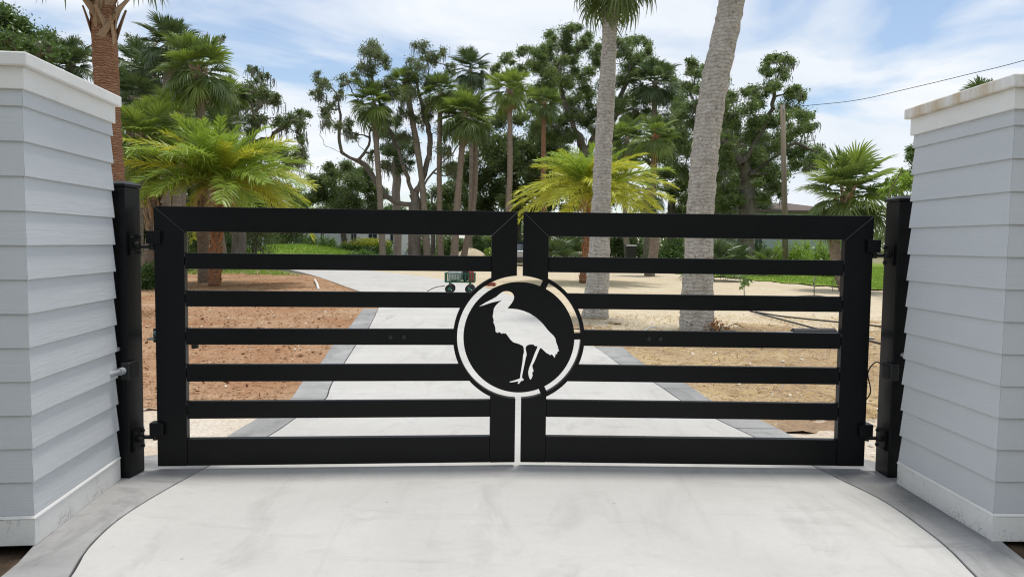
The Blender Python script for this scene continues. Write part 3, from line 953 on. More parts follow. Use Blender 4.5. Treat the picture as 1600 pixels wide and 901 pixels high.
def gate_leaf(label, hinge, inner, right):
    hinge, inner = np.array(hinge), np.array(inner)
    root = empty('gate_leaf', (hinge[0], hinge[1], 0), label, 'gate', 'leaves of the black double gate')
    W_ = np.linalg.norm(inner - hinge)
    ud = (inner - hinge) / W_
    nd = np.array([ud[1], -ud[0]]) if ud[0] > 0 else np.array([-ud[1], ud[0]])      # towards the camera

    def fn(u, z, d):
        q = hinge + ud * u + nd * d
        return (q[0], q[1], z)
    c = at(CEN_PX[0], CEN_PX[1], 4.5)
    uc, zc = float((c[:2] - hinge) @ ud), float(c[2])
    g_ = 0.0007

    def part(name, poly, d0=0.0, d1=-DEPTH, bevel=0.0035, mat='black_powder_coat', holes=()):
        return MB().prism(poly, fn, d0, d1, holes).build(name, mat, root, bevel=bevel)
    t = Z_TOP - Z_TOPB
    part('hinge_stile', [(0, Z_BOT), (STILE, Z_BOT), (STILE, Z_TOPB), (0, Z_TOP)], bevel=0.003)
    part('top_rail', [(g_, Z_TOP + g_), (STILE + g_, Z_TOPB + g_), (W_ - 0.155 - g_, Z_TOPB + g_), (W_ - g_, Z_TOP + g_)], bevel=0.003)
    ins = W_ - 0.155
    arc = lambda z: uc - math.sqrt(max(0.0, (R_OUT - 0.004) ** 2 - (z - zc) ** 2))
    # inner stile stops at the ring: upper and lower lengths
    def arc_pts(u0, u1, sgn):
        return [(u, zc + sgn * math.sqrt(max(0, (R_OUT - 0.004) ** 2 - (u - uc) ** 2))) for u in np.linspace(u0, u1, 9)]
    part('inner_stile', [(W_, Z_TOP - 2 * g_), (ins, Z_TOPB - g_)] + arc_pts(ins, W_, 1), bevel=0.002)
    part('inner_stile', [(W_, Z_BOT), (ins, Z_BOT)] + arc_pts(ins, W_, -1), bevel=0.002)
    part('bottom_rail', [(STILE + g_, Z_BOT + g_), (ins - g_, Z_BOT + g_), (ins - g_, Z_BOTT), (STILE + g_, Z_BOTT)], -0.001)
    for i, (z0, z1) in enumerate(SLATS):
        if i in (0, 4):
            end = [(ins - g_, z0), (ins - g_, z1)]
        else:
            end = [(arc(z), z) for z in np.linspace(z0, z1, 6)]
        sl = part('slat', [(STILE - 0.0 + g_, z0)] + end + [(STILE + g_, z1)], -0.004, -DEPTH + 0.006, 0.003)
        # end tabs welded to the stile
        for zt in (z0 + 0.012, z1 - 0.012):
            MB().tube([fn(STILE + .001, zt - .010, -.0025), fn(STILE + .001, zt + .010, -.0025)], .0032, 5).build('weld', 'weld', sl)
    # ring half
    gap = W_ - uc
    a_max = math.acos(max(-1, min(1, -gap / R_OUT))) if True else 0
    out, inn = [], []
    for a in np.linspace(-1, 1, 49):
        # angle measured from pointing to the hinge
        lim_o = math.pi - math.acos((W_ - uc) / R_OUT)
        lim_i = math.pi - math.acos((W_ - uc) / R_IN)
        out.append((uc - R_OUT * math.cos(a * lim_o), zc + R_OUT * math.sin(a * lim_o)))
        inn.append((uc - R_IN * math.cos(a * lim_i), zc + R_IN * math.sin(a * lim_i)))
    part('ring', out + inn[::-1], 0.003, -DEPTH - 0.003, 0.002)
    # weld beads along the mitres
    for a, b in (((0.002, Z_TOP - .002), (STILE, Z_TOPB)), ((W_ - 0.002, Z_TOP - .002), (ins, Z_TOPB))):
        MB().tube([fn(*a, 0.0006), fn(*b, 0.0006)], .0024, 5).build('weld', 'weld', root)
    for hz in (1.345, 0.215):
        hb = part('hinge_block', [(-0.035, hz + .005), (0.045, hz + .005), (0.045, hz + .082), (-0.035, hz + .082)], 0.028, -0.04, 0.003)
        MB().tube([fn(-0.092, hz - .012, -0.02), fn(0.004, hz - .012, -0.02)], .0125, 8).build('hinge_rod', 'black_plastic', root)
        MB().tube([fn(-0.02, hz - .03, -0.02), fn(-0.02, hz + .006, -0.02)], .014, 8).build('hinge_pin', 'black_plastic', hb)
    for du in ((0.60, 0.53) if right else (0.55, 0.63)):
        zz = sum(SLATS[2]) / 2
        u_b = arc(zz) - (0.30 if not right else 0.42) - (du - 0.55)
        MB().tube([fn(u_b, zz, -0.006), fn(u_b, zz, 0.003)], .014, 8).build('slat_bolt', 'black_plastic', root, bevel=0.002)
    if right:
        bird = [(45, 185), (100, 150), (150, 125), (195, 100), (220, 78), (245, 60), (270, 53), (300, 54), (325, 64), (340, 82), (346, 105), (340, 130), (325, 155), (305, 180), (290, 200), (330, 202), (380, 208), (430, 222), (480, 243), (530, 275), (570, 310), (600, 342), (625, 375), (650, 402), (680, 430), (697, 455), (705, 490), (718, 525), (728, 565), (715, 570), (712, 592), (700, 585), (697, 605), (690, 622), (678, 602), (665, 592), (655, 600), (640, 590), (620, 580), (600, 560), (580, 542), (570, 537), (560, 555), (545, 590), (525, 640), (500, 690), (505, 712), (512, 735), (500, 748), (503, 775), (495, 795), (487, 808), (478, 800), (470, 775), (466, 745), (472, 712), (482, 685), (500, 640), (520, 585), (540, 540), (545, 522), (525, 522), (510, 508), (480, 508), (458, 515), (447, 528), (443, 545), (450, 575), (452, 598), (443, 630), (435, 670), (425, 720), (415, 765), (413, 792), (428, 805), (425, 815), (405, 820), (385, 845), (374, 838), (385, 822), (360, 826), (310, 832), (306, 824), (350, 812), (375, 803), (395, 795), (400, 760), (410, 700), (418, 650), (422, 600), (430, 570), (427, 535), (420, 520), (390, 505), (365, 497), (340, 490), (315, 468), (295, 440), (280, 420), (270, 410), (262, 416), (250, 410), (238, 418), (225, 405), (215, 400), (205, 414), (202, 400), (195, 408), (187, 395), (186, 370), (178, 340), (168, 320), (172, 300), (162, 270), (168, 240), (172, 205), (185, 180), (205, 158), (240, 132), (200, 140), (150, 152), (90, 172)]
        hole = []
        for bx, by in bird:
            w = at(740 + bx * 0.18325, 445 + by * 0.18325, 4.5)
            hole.append((float((w[:2] - hinge) @ ud), float(w[2])))
        disc = [(uc + R_DISC * math.cos(a), zc + R_DISC * math.sin(a)) for a in np.linspace(0, 2 * math.pi, 96, endpoint=False)]
        emblem = MB().prism(disc, fn, -0.001, -0.009, [hole]).build('emblem_disc', 'black_powder_coat', root)
        emblem['label'] = 'round black plate with a wading bird cut out of it'
        for px, py in ((853, 440), (905, 525.5), (848.5, 611)):
            w = at(px, py, 4.5)
            du, dz = float((w[:2] - hinge) @ ud) - uc, float(w[2]) - zc
            L = math.hypot(du, dz); cu, cz = du / L, dz / L
            hw = 0.019
            quad = [(uc + cu * r - sgn * cz * hw, zc + cz * r + sgn * cu * hw) for r, sgn in ((R_DISC - 0.006, -1), (R_IN + 0.006, -1), (R_IN + 0.006, 1), (R_DISC - 0.006, 1))]
            MB().prism(quad, fn, -0.003, -0.040).build('emblem_bracket', 'black_powder_coat', root, bevel=0.002)
    return root, fn


LH, LI = at(243, 520, 4.325)[:2], at(806.6, 520, 4.497)[:2]
RH, RI = at(1358.6, 520, 4.50)[:2], at(815.6, 520, 4.50)[:2]
leaf_l, fn_l = gate_leaf('left leaf of the black slatted gate, plain, without the bird plate', LH, LI, False)
leaf_r, fn_r = gate_leaf('right leaf of the black slatted gate, carrying the round bird plate', RH, RI, True)


def opener(label, fn, z, post_pt):
    a = fn(0.55, z, -0.13)
    root = empty('gate_opener', (a[0], a[1], 0), label, 'opener', 'gate opener arms')
    b = fn(-0.085, z + 0.004, -0.215)
    MB().tube([fn(0.14, z, -0.165), fn(0.42, z, -0.13)], .043, 14).build('motor_housing', 'black_plastic', root, bevel=0.006)
    MB().tube([fn(0.40, z, -0.133), fn(0.86, z, -0.088)], .022, 10).build('arm_tube', 'galvanised', root)
    MB().tube([b, fn(0.15, z, -0.164)], .024, 10).build('rear_arm', 'opener_blue', root)
    MB().box((b[0] - .03, b[1] - .05, b[2] - .03), (b[0] + .03, b[1] + .05, b[2] - .024)).build('post_bracket', 'opener_blue', root)
    MB().tube([(b[0], b[1], b[2] - .05), (b[0], b[1], b[2] + .035)], .012, 8).build('pivot_bolt', 'black_plastic', root)
    p0, p1 = fn(0.84, z - .03, -0.105), fn(0.84, z + .03, -0.049)
    MB().prism([(0.80, z - .018), (0.88, z - .018), (0.88, z + .03), (0.80, z + .03)], fn, -0.045, -0.105).build('gate_bracket', 'black_plastic', root, bevel=0.002)
    MB().tube([fn(0.17, z - .04, -0.16), fn(0.17, z - .075, -0.16)], .022, 8).build('release_lock', 'black_plastic', root)
    return root


opener('gate opener arm behind the left gate leaf', fn_l, 0.79, None)
opener('gate opener arm behind the right gate leaf', fn_r, 0.825, None)


# ------------------------------------------------------------------ palms
def fan_frond(name, seed, mat, petiole=0.85, R=0.95, n=38, droop=0.3, fold=0.28, tipdrop=0.25, spread=118):
    rng = np.random.default_rng(seed)
    vs, fs = [], []

    def quad(a, b, c, d):
        k = len(vs); vs.extend([a, b, c, d]); fs.append((k, k + 1, k + 2, k + 3))
    # petiole, three sided
    prev = None
    for i in range(6):
        t = i / 5
        x, z = petiole * t, -0.10 * droop * petiole * t * t
        w = 0.028 * (1 - 0.55 * t)
        ringv = [(x, -w, z + w * .4), (x, w, z + w * .4), (x, 0, z - w)]
        k = len(vs); vs.extend(ringv)
        if prev is not None:
            for j in range(3):
                q = (j + 1) % 3
                fs.append((prev + j, prev + q, k + q, k + j))
        prev = k
    zc0 = -0.10 * droop * petiole
    for i in range(n):
        a = -1 + 2 * (i + 0.5) / n
        th = math.radians(spread * a) + rng.normal() * 0.03
        root_x = petiole + 0.30 * R * (1 - abs(a)) ** 1.2
        root_z = zc0 - droop * 0.30 * R * (1 - abs(a)) ** 2 * 0.5
        L = R * (0.70 + 0.30 * math.cos(th * 0.75)) * rng.uniform(0.86, 1.06) * (0.78 if abs(a) > 0.85 else 1)
        if abs(a) < 0.5:
            L *= 0.92
        dx, dy = math.cos(th), math.sin(th)
        px, py = -dy, dx
        sgn = 1 if i % 2 else -1
        hang = tipdrop * rng.uniform(0.5, 1.7)
        pts = []
        for t, w in ((0.0, 0.010), (0.40, 0.027), (0.68, 0.022), (0.88, 0.012), (1.0, 0.002)):
            r = L * t
            up = fold * abs(math.sin(th)) * r
            z = root_z + up - droop * (r / R) ** 2 * R * 0.75 - hang * max(0, t - 0.45) ** 1.6 * L
            rr = r * (1 - 0.25 * hang * max(0, t - 0.5))
            c = np.array([root_x + dx * rr, dy * rr, z])
            tilt = sgn * w * 0.55
            pts.append((tuple(c + np.array([px * w, py * w, tilt])), tuple(c - np.array([px * w, py * w, tilt]))))
        k = len(vs)
        for a_, b_ in pts:
            vs.extend([a_, b_])
        for j in range(4):
            fs.append((k + 2 * j, k + 2 * j + 1, k + 2 * j + 3, k + 2 * j + 2))
    me = bpy.data.meshes.new(name)
    me.from_pydata(vs, [], fs)
    me.materials.append(MATS[mat])
    me.shade_smooth()
    return me


def feather_frond(name, seed, mat, L=2.7, n=58, arch=0.55, leaf=0.50, vee=0.40):
    rng = np.random.default_rng(seed)
    vs, fs = [], []
    prev = None

    def rach(t):
        # arching midrib in the xz plane
        ang = 0.30 - (0.30 + arch) * t
        return np.array([L * t * (1 - 0.12 * arch * t), 0.05 * math.sin(3 * t + seed), L * (0.30 * t - (0.30 + arch) * t * t * 0.62)])
    for i in range(13):
        t = i / 12
        p = rach(t); w = 0.026 * (1 - 0.85 * t) + 0.003
        k = len(vs)
        vs.extend([tuple(p + np.array([0, -w, w * .3])), tuple(p + np.array([0, w, w * .3])), tuple(p + np.array([0, 0, -w]))])
        if prev is not None:
            for j in range(3):
                q = (j + 1) % 3
                fs.append((prev + j, prev + q, k + q, k + j))
        prev = k
    for i in range(n):
        t = 0.16 + 0.84 * (i + rng.random() * 0.6) / n
        p = rach(min(t, 1.0)); tn = unit(rach(min(1, t + .02)) - rach(t - .02))
        ll = leaf * (math.sin(math.pi * (0.18 + 0.76 * (t - 0.16) / 0.84)) ** 0.6) * rng.uniform(0.85, 1.12)
        for s in (-1, 1):
            fwd = 0.75 + 0.5 * t + rng.normal() * 0.07
            side = np.array([0, s, 0.0])
            nrm = np.cross(tn, np.array([0, 1.0, 0])); nrm = nrm if nrm[2] > 0 else -nrm
            d = unit(tn * fwd + side + nrm * (vee + rng.normal() * 0.30))
            sag = rng.uniform(0.10, 0.50)
            wdir = unit(np.cross(d, nrm + 0.4 * rng.normal(size=3)))
            c = []
            for q, w in ((0, 0.006), (0.35, 0.015), (0.72, 0.011), (1.0, 0.002)):
                pos = p + d * ll * q - np.array([0, 0, sag * ll * q * q])
                c.append((tuple(pos + wdir * w), tuple(pos - wdir * w)))
            k = len(vs)
            for a_, b_ in c:
                vs.extend([a_, b_])
            for j in range(3):
                fs.append((k + 2 * j, k + 2 * j + 1, k + 2 * j + 3, k + 2 * j + 2))
    me = bpy.data.meshes.new(name)
    me.from_pydata(vs, [], fs)
    me.materials.append(MATS[mat])
    me.shade_smooth()
    return me


FAN = {}
for tone, mt in (('green', 'sabal_green'), ('bright', 'sabal_bright'), ('dark', 'sabal_dark')):
    FAN[tone] = dict(
        young=[fan_frond('frond', 10 + i, mt, 0.75, 0.85, 34, 0.08, 0.45, 0.05, 70) for i in range(2)],
        mid=[fan_frond('frond', 20 + i, mt, 0.75, 0.98, 36, 0.28, 0.32, 0.30) for i in range(3)],
        old=[fan_frond('frond', 30 + i, mt, 0.85, 1.0, 36, 0.55, 0.22, 0.60) for i in range(3)])
FAN['dead'] = [fan_frond('frond', 40 + i, 'sabal_dead', 0.8, 0.75, 26, 0.9, 0.1, 0.8, 85) for i in range(2)]
FEATHER = dict(
    green=[feather_frond('frond', 50 + i, 'date_green', arch=0.35 + 0.15 * i) for i in range(3)],
    yellow=[feather_frond('frond', 60 + i, 'date_yellow', arch=0.5 + 0.15 * i) for i in range(3)],
    dry=[feather_frond('frond', 70, 'date_dry', L=1.7, n=34, arch=0.95, leaf=0.34)])


def base_wedge(name, mat, L=0.42, w=0.085):
    """split leaf base that stays on a palm trunk"""
    vs, fs = [], []
    for i, (z, o, ww, th) in enumerate(((0, 0.0, w, 0.02), (L * .35, 0.035, w * .72, 0.032), (L * .75, 0.085, w * .46, 0.028), (L, 0.125, w * .40, 0.02))):
        vs += [(o, -ww, z), (o + th, -ww * .6, z), (o + th, ww * .6, z), (o, ww, z)]
    for i in range(3):
        a, b = i * 4, i * 4 + 4
        for j in range(4):
            q = (j + 1) % 4
            fs.append((a + j, a + q, b + q, b + j))
    fs += [(3, 2, 1, 0), (12, 13, 14, 15)]
    me = bpy.data.meshes.new(name)
    me.from_pydata(vs, [], fs)
    me.materials.append(MATS[mat])
    return me


def woven_base():
    me = base_wedge('leaf_base', 'leaf_base_brown', 0.46, 0.075)
    for v in me.vertices:
        v.co.x *= 0.55
    return me


WEDGE = {'woven': woven_base(), 'brown': base_wedge('leaf_base', 'leaf_base_brown'), 'red': base_wedge('leaf_base', 'leaf_base_red')}


def trunk_mesh(pts, r0, r1, rings, seed, flare=1.25, k=12, wob_a=0.04, ring_a=0.012):
    rng = np.random.default_rng(seed)
    C = refine([np.array(p, float) for p in pts], 8)
    d = np.concatenate([[0], np.cumsum(np.linalg.norm(np.diff(C, axis=0), axis=1))]); d /= d[-1]
    T = np.linspace(0, 1, rings)
    P = np.stack([np.interp(T, d, C[:, i]) for i in range(3)], 1)
    mb = MB()
    rad = r0 + (r1 - r0) * T
    rad *= 1 + (flare - 1) * np.exp(-T * rings * 0.06 * 1.4)
    rad *= 1 + ring_a * np.where(np.arange(rings) % 2, 1, -1) * rng.uniform(0.4, 1.2, rings)
    rad *= 1 + wob_a * np.interp(T, np.linspace(0, 1, 9), rng.normal(size=9))
    mb.tube(list(P), list(rad), k)
    v = np.array(mb.v)
    v[:, :2] += rng.normal(size=(len(v), 2)) * r0 * 0.035
    mb.v = [tuple(p) for p in v]
    return mb, P, rad


def place(mesh, name, parent, M):
    o = bpy.data.objects.new(name, mesh)
    COL.objects.link(o)
    o.parent = parent
    o.matrix_local = M
    return o


def fan_palm(label, pts, r0, r1, seed, n=30, tone='green', scale=1.0, dead=3, bark='palm_bark_far', rings=40, bases=0, base_kind='brown',
             low=-38, high=82, group='cabbage palms', name='fan_palm', tone2=None, base_len=0.7, flare=1.25, base_from=None, base_scale=0.8):
    rng = random.Random(seed)
    pts = [np.array(p, float) for p in pts]
    b = pts[0].copy(); b[2] = -0.06 if b[2] < 0.3 else b[2]
    pts[0] = b
    root = empty(name, tuple(b), label, 'palm tree', group)
    mb, P, rad = trunk_mesh(pts, r0, r1, rings, seed, flare)
    mb.build('trunk', bark, root, smooth=True, fix=False)
    top = Vector(P[-1] - b)
    ga = rng.random() * 6.28
    for i in range(n):
        t = (i + 0.5) / n
        el = high - (high - low) * (t ** 0.82) + rng.uniform(-7, 7)
        ga += 2.39996
        tn = tone2 if (tone2 and rng.random() < 0.35) else tone
        stage = 'young' if t < 0.14 else ('mid' if t < 0.58 else 'old')
        me = rng.choice(FAN[tn][stage])
        s = scale * rng.uniform(0.86, 1.12) * (0.85 if t < 0.14 else 1)
        M = Matrix.Translation(top + Vector((0, 0, 0.15 - 0.35 * t)) * scale) @ Matrix.Rotation(ga + rng.uniform(-.2, .2), 4, 'Z') @ Matrix.Rotation(-math.radians(el), 4, 'Y') @ Matrix.Rotation(rng.uniform(-.35, .35), 4, 'X') @ Matrix.Scale(s, 4)
        place(me, 'frond', root, M)
    for i in range(dead):
        M = Matrix.Translation(top + Vector((0, 0, -0.25 * scale))) @ Matrix.Rotation(rng.random() * 6.28, 4, 'Z') @ Matrix.Rotation(math.radians(rng.uniform(48, 74)), 4, 'Y') @ Matrix.Scale(scale * rng.uniform(.7, .95), 4)
        place(rng.choice(FAN['dead']), 'dead_frond', root, M)
    if bases:
        k0 = 1 - base_len / max(0.1, np.linalg.norm(P[-1] - P[0])) if base_from is None else base_from
        for i in range(bases):
            t = k0 + (1 - k0) * (i + 0.5) / bases
            q = t * (len(P) - 1); j = min(int(q), len(P) - 2); fr = q - j
            pos = P[j] * (1 - fr) + P[j + 1] * fr - b
            rr = float(rad[j]) * 0.93
            az = i * 2.39996
            M = Matrix.Translation(Vector(pos)) @ Matrix.Rotation(az, 4, 'Z') @ Matrix.Translation(Vector((rr - 0.01, 0, 0))) @ Matrix.Rotation(rng.choice((-1, 1)) * rng.uniform(.35, .7) if base_kind == 'woven' else rng.uniform(-.45, .45), 4, 'X') @ Matrix.Scale(base_scale * rng.uniform(.8, 1.2), 4)
            place(WEDGE[base_kind], 'leaf_base', root, M)
    return root


def G(px, Y):
    """ground point below a photo column at distance Y"""
    p = at(px, 400, Y)
    return np.array([p[0], Y, -0.06])


CP = 'cabbage palms beyond the driveway'
BP = 'tall palms standing in the sand'
# two big grey palms right of the driveway
pA, pB = gnd(930, 497, -0.05), gnd(1088, 517, -0.05)
fan_palm('grey palm trunk nearest the bird plate, fronds at the top edge', [pA, at(936, 400, pA[1]), at(943, 230, pA[1] + .05), at(951, 90, pA[1] + .1), at(958, -68, pA[1] + .1)], 0.195, 0.14, 1, 38, 'green', 0.64, 0, 'palm_bark_grey', 90, 0, group=BP, flare=1.35, low=-65)
fan_palm('thick grey leaning palm trunk furthest right in the sand', [pB, at(1091, 420, pB[1]), at(1097, 290, pB[1] + .05), at(1113, 150, pB[1] + .1), at(1140, 20, pB[1] + .1), at(1158, -95, pB[1] + .1), at(1166, -190, pB[1] + .1)], 0.255, 0.185, 2, 30, 'green', 0.80, 0, 'palm_bark_grey', 100, 0, group=BP, flare=1.2, low=-50)
# reddish palm behind the left pillar
fan_palm('reddish brown palm trunk with crossed leaf bases behind the left pillar',
         [G(176, 13.7), at(174, 300, 13.7), at(168, 160, 13.7), at(163, 60, 13.7), at(158, -40, 13.7), at(154, -150, 13.7)], 0.20, 0.225, 3, 26, 'green', 1.0, 0, 'palm_bark_red', 130, 70, 'woven', low=-30, group=BP, base_from=0.665, base_scale=1.2)

spec = [  # crown px, base px, Y, r, tone, scale, n, bark, label
    (583, 160, 599, 45, .21, 'green', 0.95, 30, 'palm_bark_far', 'cabbage palm left of the slim group, grey straight trunk', 0),
    (633, 128, 668, 46, .22, 'green', 0.66, 26, 'palm_bark_far', 'cabbage palm with grey trunk leaning towards the left at its top', 8),
    (688, 142, 689, 45, .19, 'green', 0.78, 28, 'palm_bark_brown', 'cabbage palm with slender straight brown trunk beside the leaning pair', 6),
    (735, 108, 733, 55, .2, 'dark', 0.98, 26, 'palm_bark_far', 'dark cabbage palm, tallest crown in the middle of the group', 0),
    (727, 178, 709, 44, .23, 'green', 1.02, 34, 'palm_bark_brown', 'full drooping cabbage palm with thick brown trunk curving at its base', 10),
    (742, 190, 722, 47, .2, 'dark', 0.85, 20, 'palm_bark_brown', 'dark cabbage palm half hidden behind the drooping palm', 0),
    (796, 140, 788, 43, .2, 'bright', 0.82, 28, 'palm_bark_brown', 'cabbage palm with yellowish crown and brown hanging fronds', 10),
    (850, 160, 853, 50, .2, 'green', 0.75, 24, 'palm_bark_red', 'cabbage palm with reddish trunk behind the yellowish crown', 6),
    (1023, 128, 1008, 54, .22, 'dark', 1.1, 26, 'palm_bark_far', 'dark cabbage palm inside the oak crown between the grey trunks', 6),
    (1024, 212, 1021, 40, .19, 'green', 0.75, 24, 'palm_bark_red', 'short cabbage palm with reddish bases between the grey trunks', 8),
    (980, 214, 982, 46, .18, 'green', 0.85, 22, 'palm_bark_far', 'small cabbage palm just right of the nearer grey trunk', 4),
    (310, 108, 318, 24, .19, 'green', 0.74, 32, 'palm_bark_brown', 'cabbage palm with thick trunk above the feathery palm', 12),
    (356, 150, 352, 36, .2, 'green', 0.62, 26, 'palm_bark_brown', 'smaller cabbage palm right of the thick trunked one at the left', 6),
    (264, 68, 268, 30, .2, 'dark', 0.74, 28, 'palm_bark_far', 'highest cabbage palm crown in the left thicket', 0),
    (243, 120, 250, 33, .2, 'dark', 0.8, 26, 'palm_bark_far', 'dark cabbage palm crown below the highest one at left', 0),
    (228, 215, 230, 23, .21, 'bright', 0.75, 30, 'palm_bark_brown', 'low cabbage palm with shaggy trunk beside the left post', 46),
    (205, 150, 206, 31, .2, 'dark', 0.75, 24, 'palm_bark_far', 'dark cabbage palm just right of the reddish trunk', 0),
    (84, 104, 82, 27, .2, 'dark', 0.7, 26, 'palm_bark_far', 'cabbage palm crown below the leafy oak at the left cap', 0),
    (110, 100, 108, 27, .2, 'dark', 0.62, 24, 'palm_bark_far', 'lower cabbage palm crown between left cap and reddish trunk', 0),
    (286, 92, 288, 33, .19, 'green', 0.7, 24, 'palm_bark_far', 'cabbage palm crown touching the thick trunked one from the left', 0),
    (212, 100, 216, 35, .19, 'dark', 0.78, 24, 'palm_bark_far', 'dim cabbage palm crown right above the one beside the reddish trunk', 0),
    (268, 182, 272, 29, .19, 'green', 0.72, 26, 'palm_bark_far', 'cabbage palm crown half way down the left thicket', 6),
    (338, 205, 340, 34, .19, 'dark', 0.7, 24, 'palm_bark_far', 'dark cabbage palm crown low behind the feathery palm', 0),
    (1327, 300, 1325, 24, .2, 'green', 0.92, 34, 'palm_bark_brown', 'bushy low cabbage palm next to the right post', 20),
    (1537, 166, 1537, 30, .2, 'dark', 0.75, 22, 'palm_bark_far', 'palm whose frond tips peek above the right pillar cap', 0),
    (1012, 300, 1015, 34, .24, 'dark', 0.7, 14, 'palm_bark_brown', 'thick brown palm trunk between bin and leaning grey trunk', 24),
]
for i, (cx, cy, bx, Y, r, tone, sc, n, bark, lab, nb) in enumerate(spec):
    c = at(cx, cy, Y); b = G(bx, Y)
    mid = (c + b) / 2 + np.array([RNG.normal() * 0.25, RNG.normal() * 0.2, 0])
    if 'curving' in lab:
        mid = at(716, 300, Y)
    fan_palm(lab, [b, mid, c], r * 0.88, r * 0.72, 100 + i, int(n * 1.3), tone, sc, 5 if 'hanging' in lab else (3 if nb else 1), bark, 36, nb, 'red' if 'red' in bark else 'brown',
             group=CP, tone2='bright' if tone == 'green' else None, base_len=3.2 if nb > 40 else 0.9, base_scale=1.0,
             low=-54)


def feather_palm(label, base, top, seed, n, scale, yellow, dry, bark='palm_bark_red', r=0.17):
    rng = random.Random(seed)
    base = np.array(base, float); top = np.array(top, float)
    root = empty('feather_palm', tuple(base), label, 'palm tree', 'young feathery palms')
    mb, P, rad = trunk_mesh([base, (base + top) / 2, top], r, r * 0.85, 26, seed, 1.2)
    mb.build('trunk', bark, root, smooth=True, fix=False)
    tp = Vector(top - base)
    ga = rng.random() * 6
    for i in range(n):
        t = (i + 0.5) / n
        ga += 2.39996
        el = 74 - 80 * t ** 0.9 + rng.uniform(-7, 7)
        me = rng.choice(FEATHER['yellow' if rng.random() < yellow * (0.5 + t) else 'green'])
        s = scale * rng.uniform(.85, 1.12) * (0.70 + 0.34 * min(1, t * 1.8))
        M = Matrix.Translation(tp) @ Matrix.Rotation(ga + rng.uniform(-.2, .2), 4, 'Z') @ Matrix.Rotation(-math.radians(el), 4, 'Y') @ Matrix.Rotation(rng.uniform(-.5, .5), 4, 'X') @ Matrix.Scale(s, 4)
        place(me, 'frond', root, M)
    for i in range(dry):
        M = Matrix.Translation(tp) @ Matrix.Rotation(-math.pi / 2 + rng.uniform(-1.3, 1.3), 4, 'Z') @ Matrix.Rotation(math.radians(rng.uniform(8, 30)), 4, 'Y') @ Matrix.Scale(scale * rng.uniform(.8, 1.05), 4)
        place(FEATHER['dry'][0], 'dry_frond', root, M)
    k = 60
    for i in range(k):
        t = (i + 0.5) / k
        j = min(int(t * 25), 24)
        M = Matrix.Translation(Vector(P[j] - base)) @ Matrix.Rotation(i * 2.39996, 4, 'Z') @ Matrix.Translation(Vector((float(rad[j]) * .86, 0, 0))) @ Matrix.Scale(0.6 * rng.uniform(.8, 1.2), 4)
        place(WEDGE['red'], 'leaf_base', root, M)
    return root


bF1, bF2 = gnd(335, 447, -0.05), gnd(913, 442, -0.05)
feather_palm('big feathery young palm with reddish trunk left of the driveway', bF1, at(342, 290, bF1[1]), 7, 84, 1.07, 0.22, 4)
feather_palm('yellow green feathery palm behind the grey trunk', bF2, at(925, 306, bF2[1]), 8, 76, 1.04, 0.75, 1)

# low palmettos under the trees
for i, (px, Y, py, sc, tone, lab) in enumerate(((1112, 30, 392, .8, 'dark', 'dark palmetto just right of the leaning grey trunk'), (1150, 36, 392, .7, 'dark', 'palmetto in front of the blue grey house wall'),
                                                (1196, 34, 394, .6, 'green', 'small palmetto below the house window'), (868, 44, 380, .9, 'dark', 'shaded palmetto behind the reddish heap'), (892, 47, 375, .9, 'dark', 'shaded palmetto between the heap and the grey trunk'))):
    b = G(px, Y)
    fan_palm(lab, [b, b + np.array([0, 0, .25]), b + np.array([0.03, 0, .5])], .12, .1, 300 + i, 20, tone, sc, 0, 'palm_bark_brown', 8, 0, group='palmettos under the trees', low=0, name='palmetto')


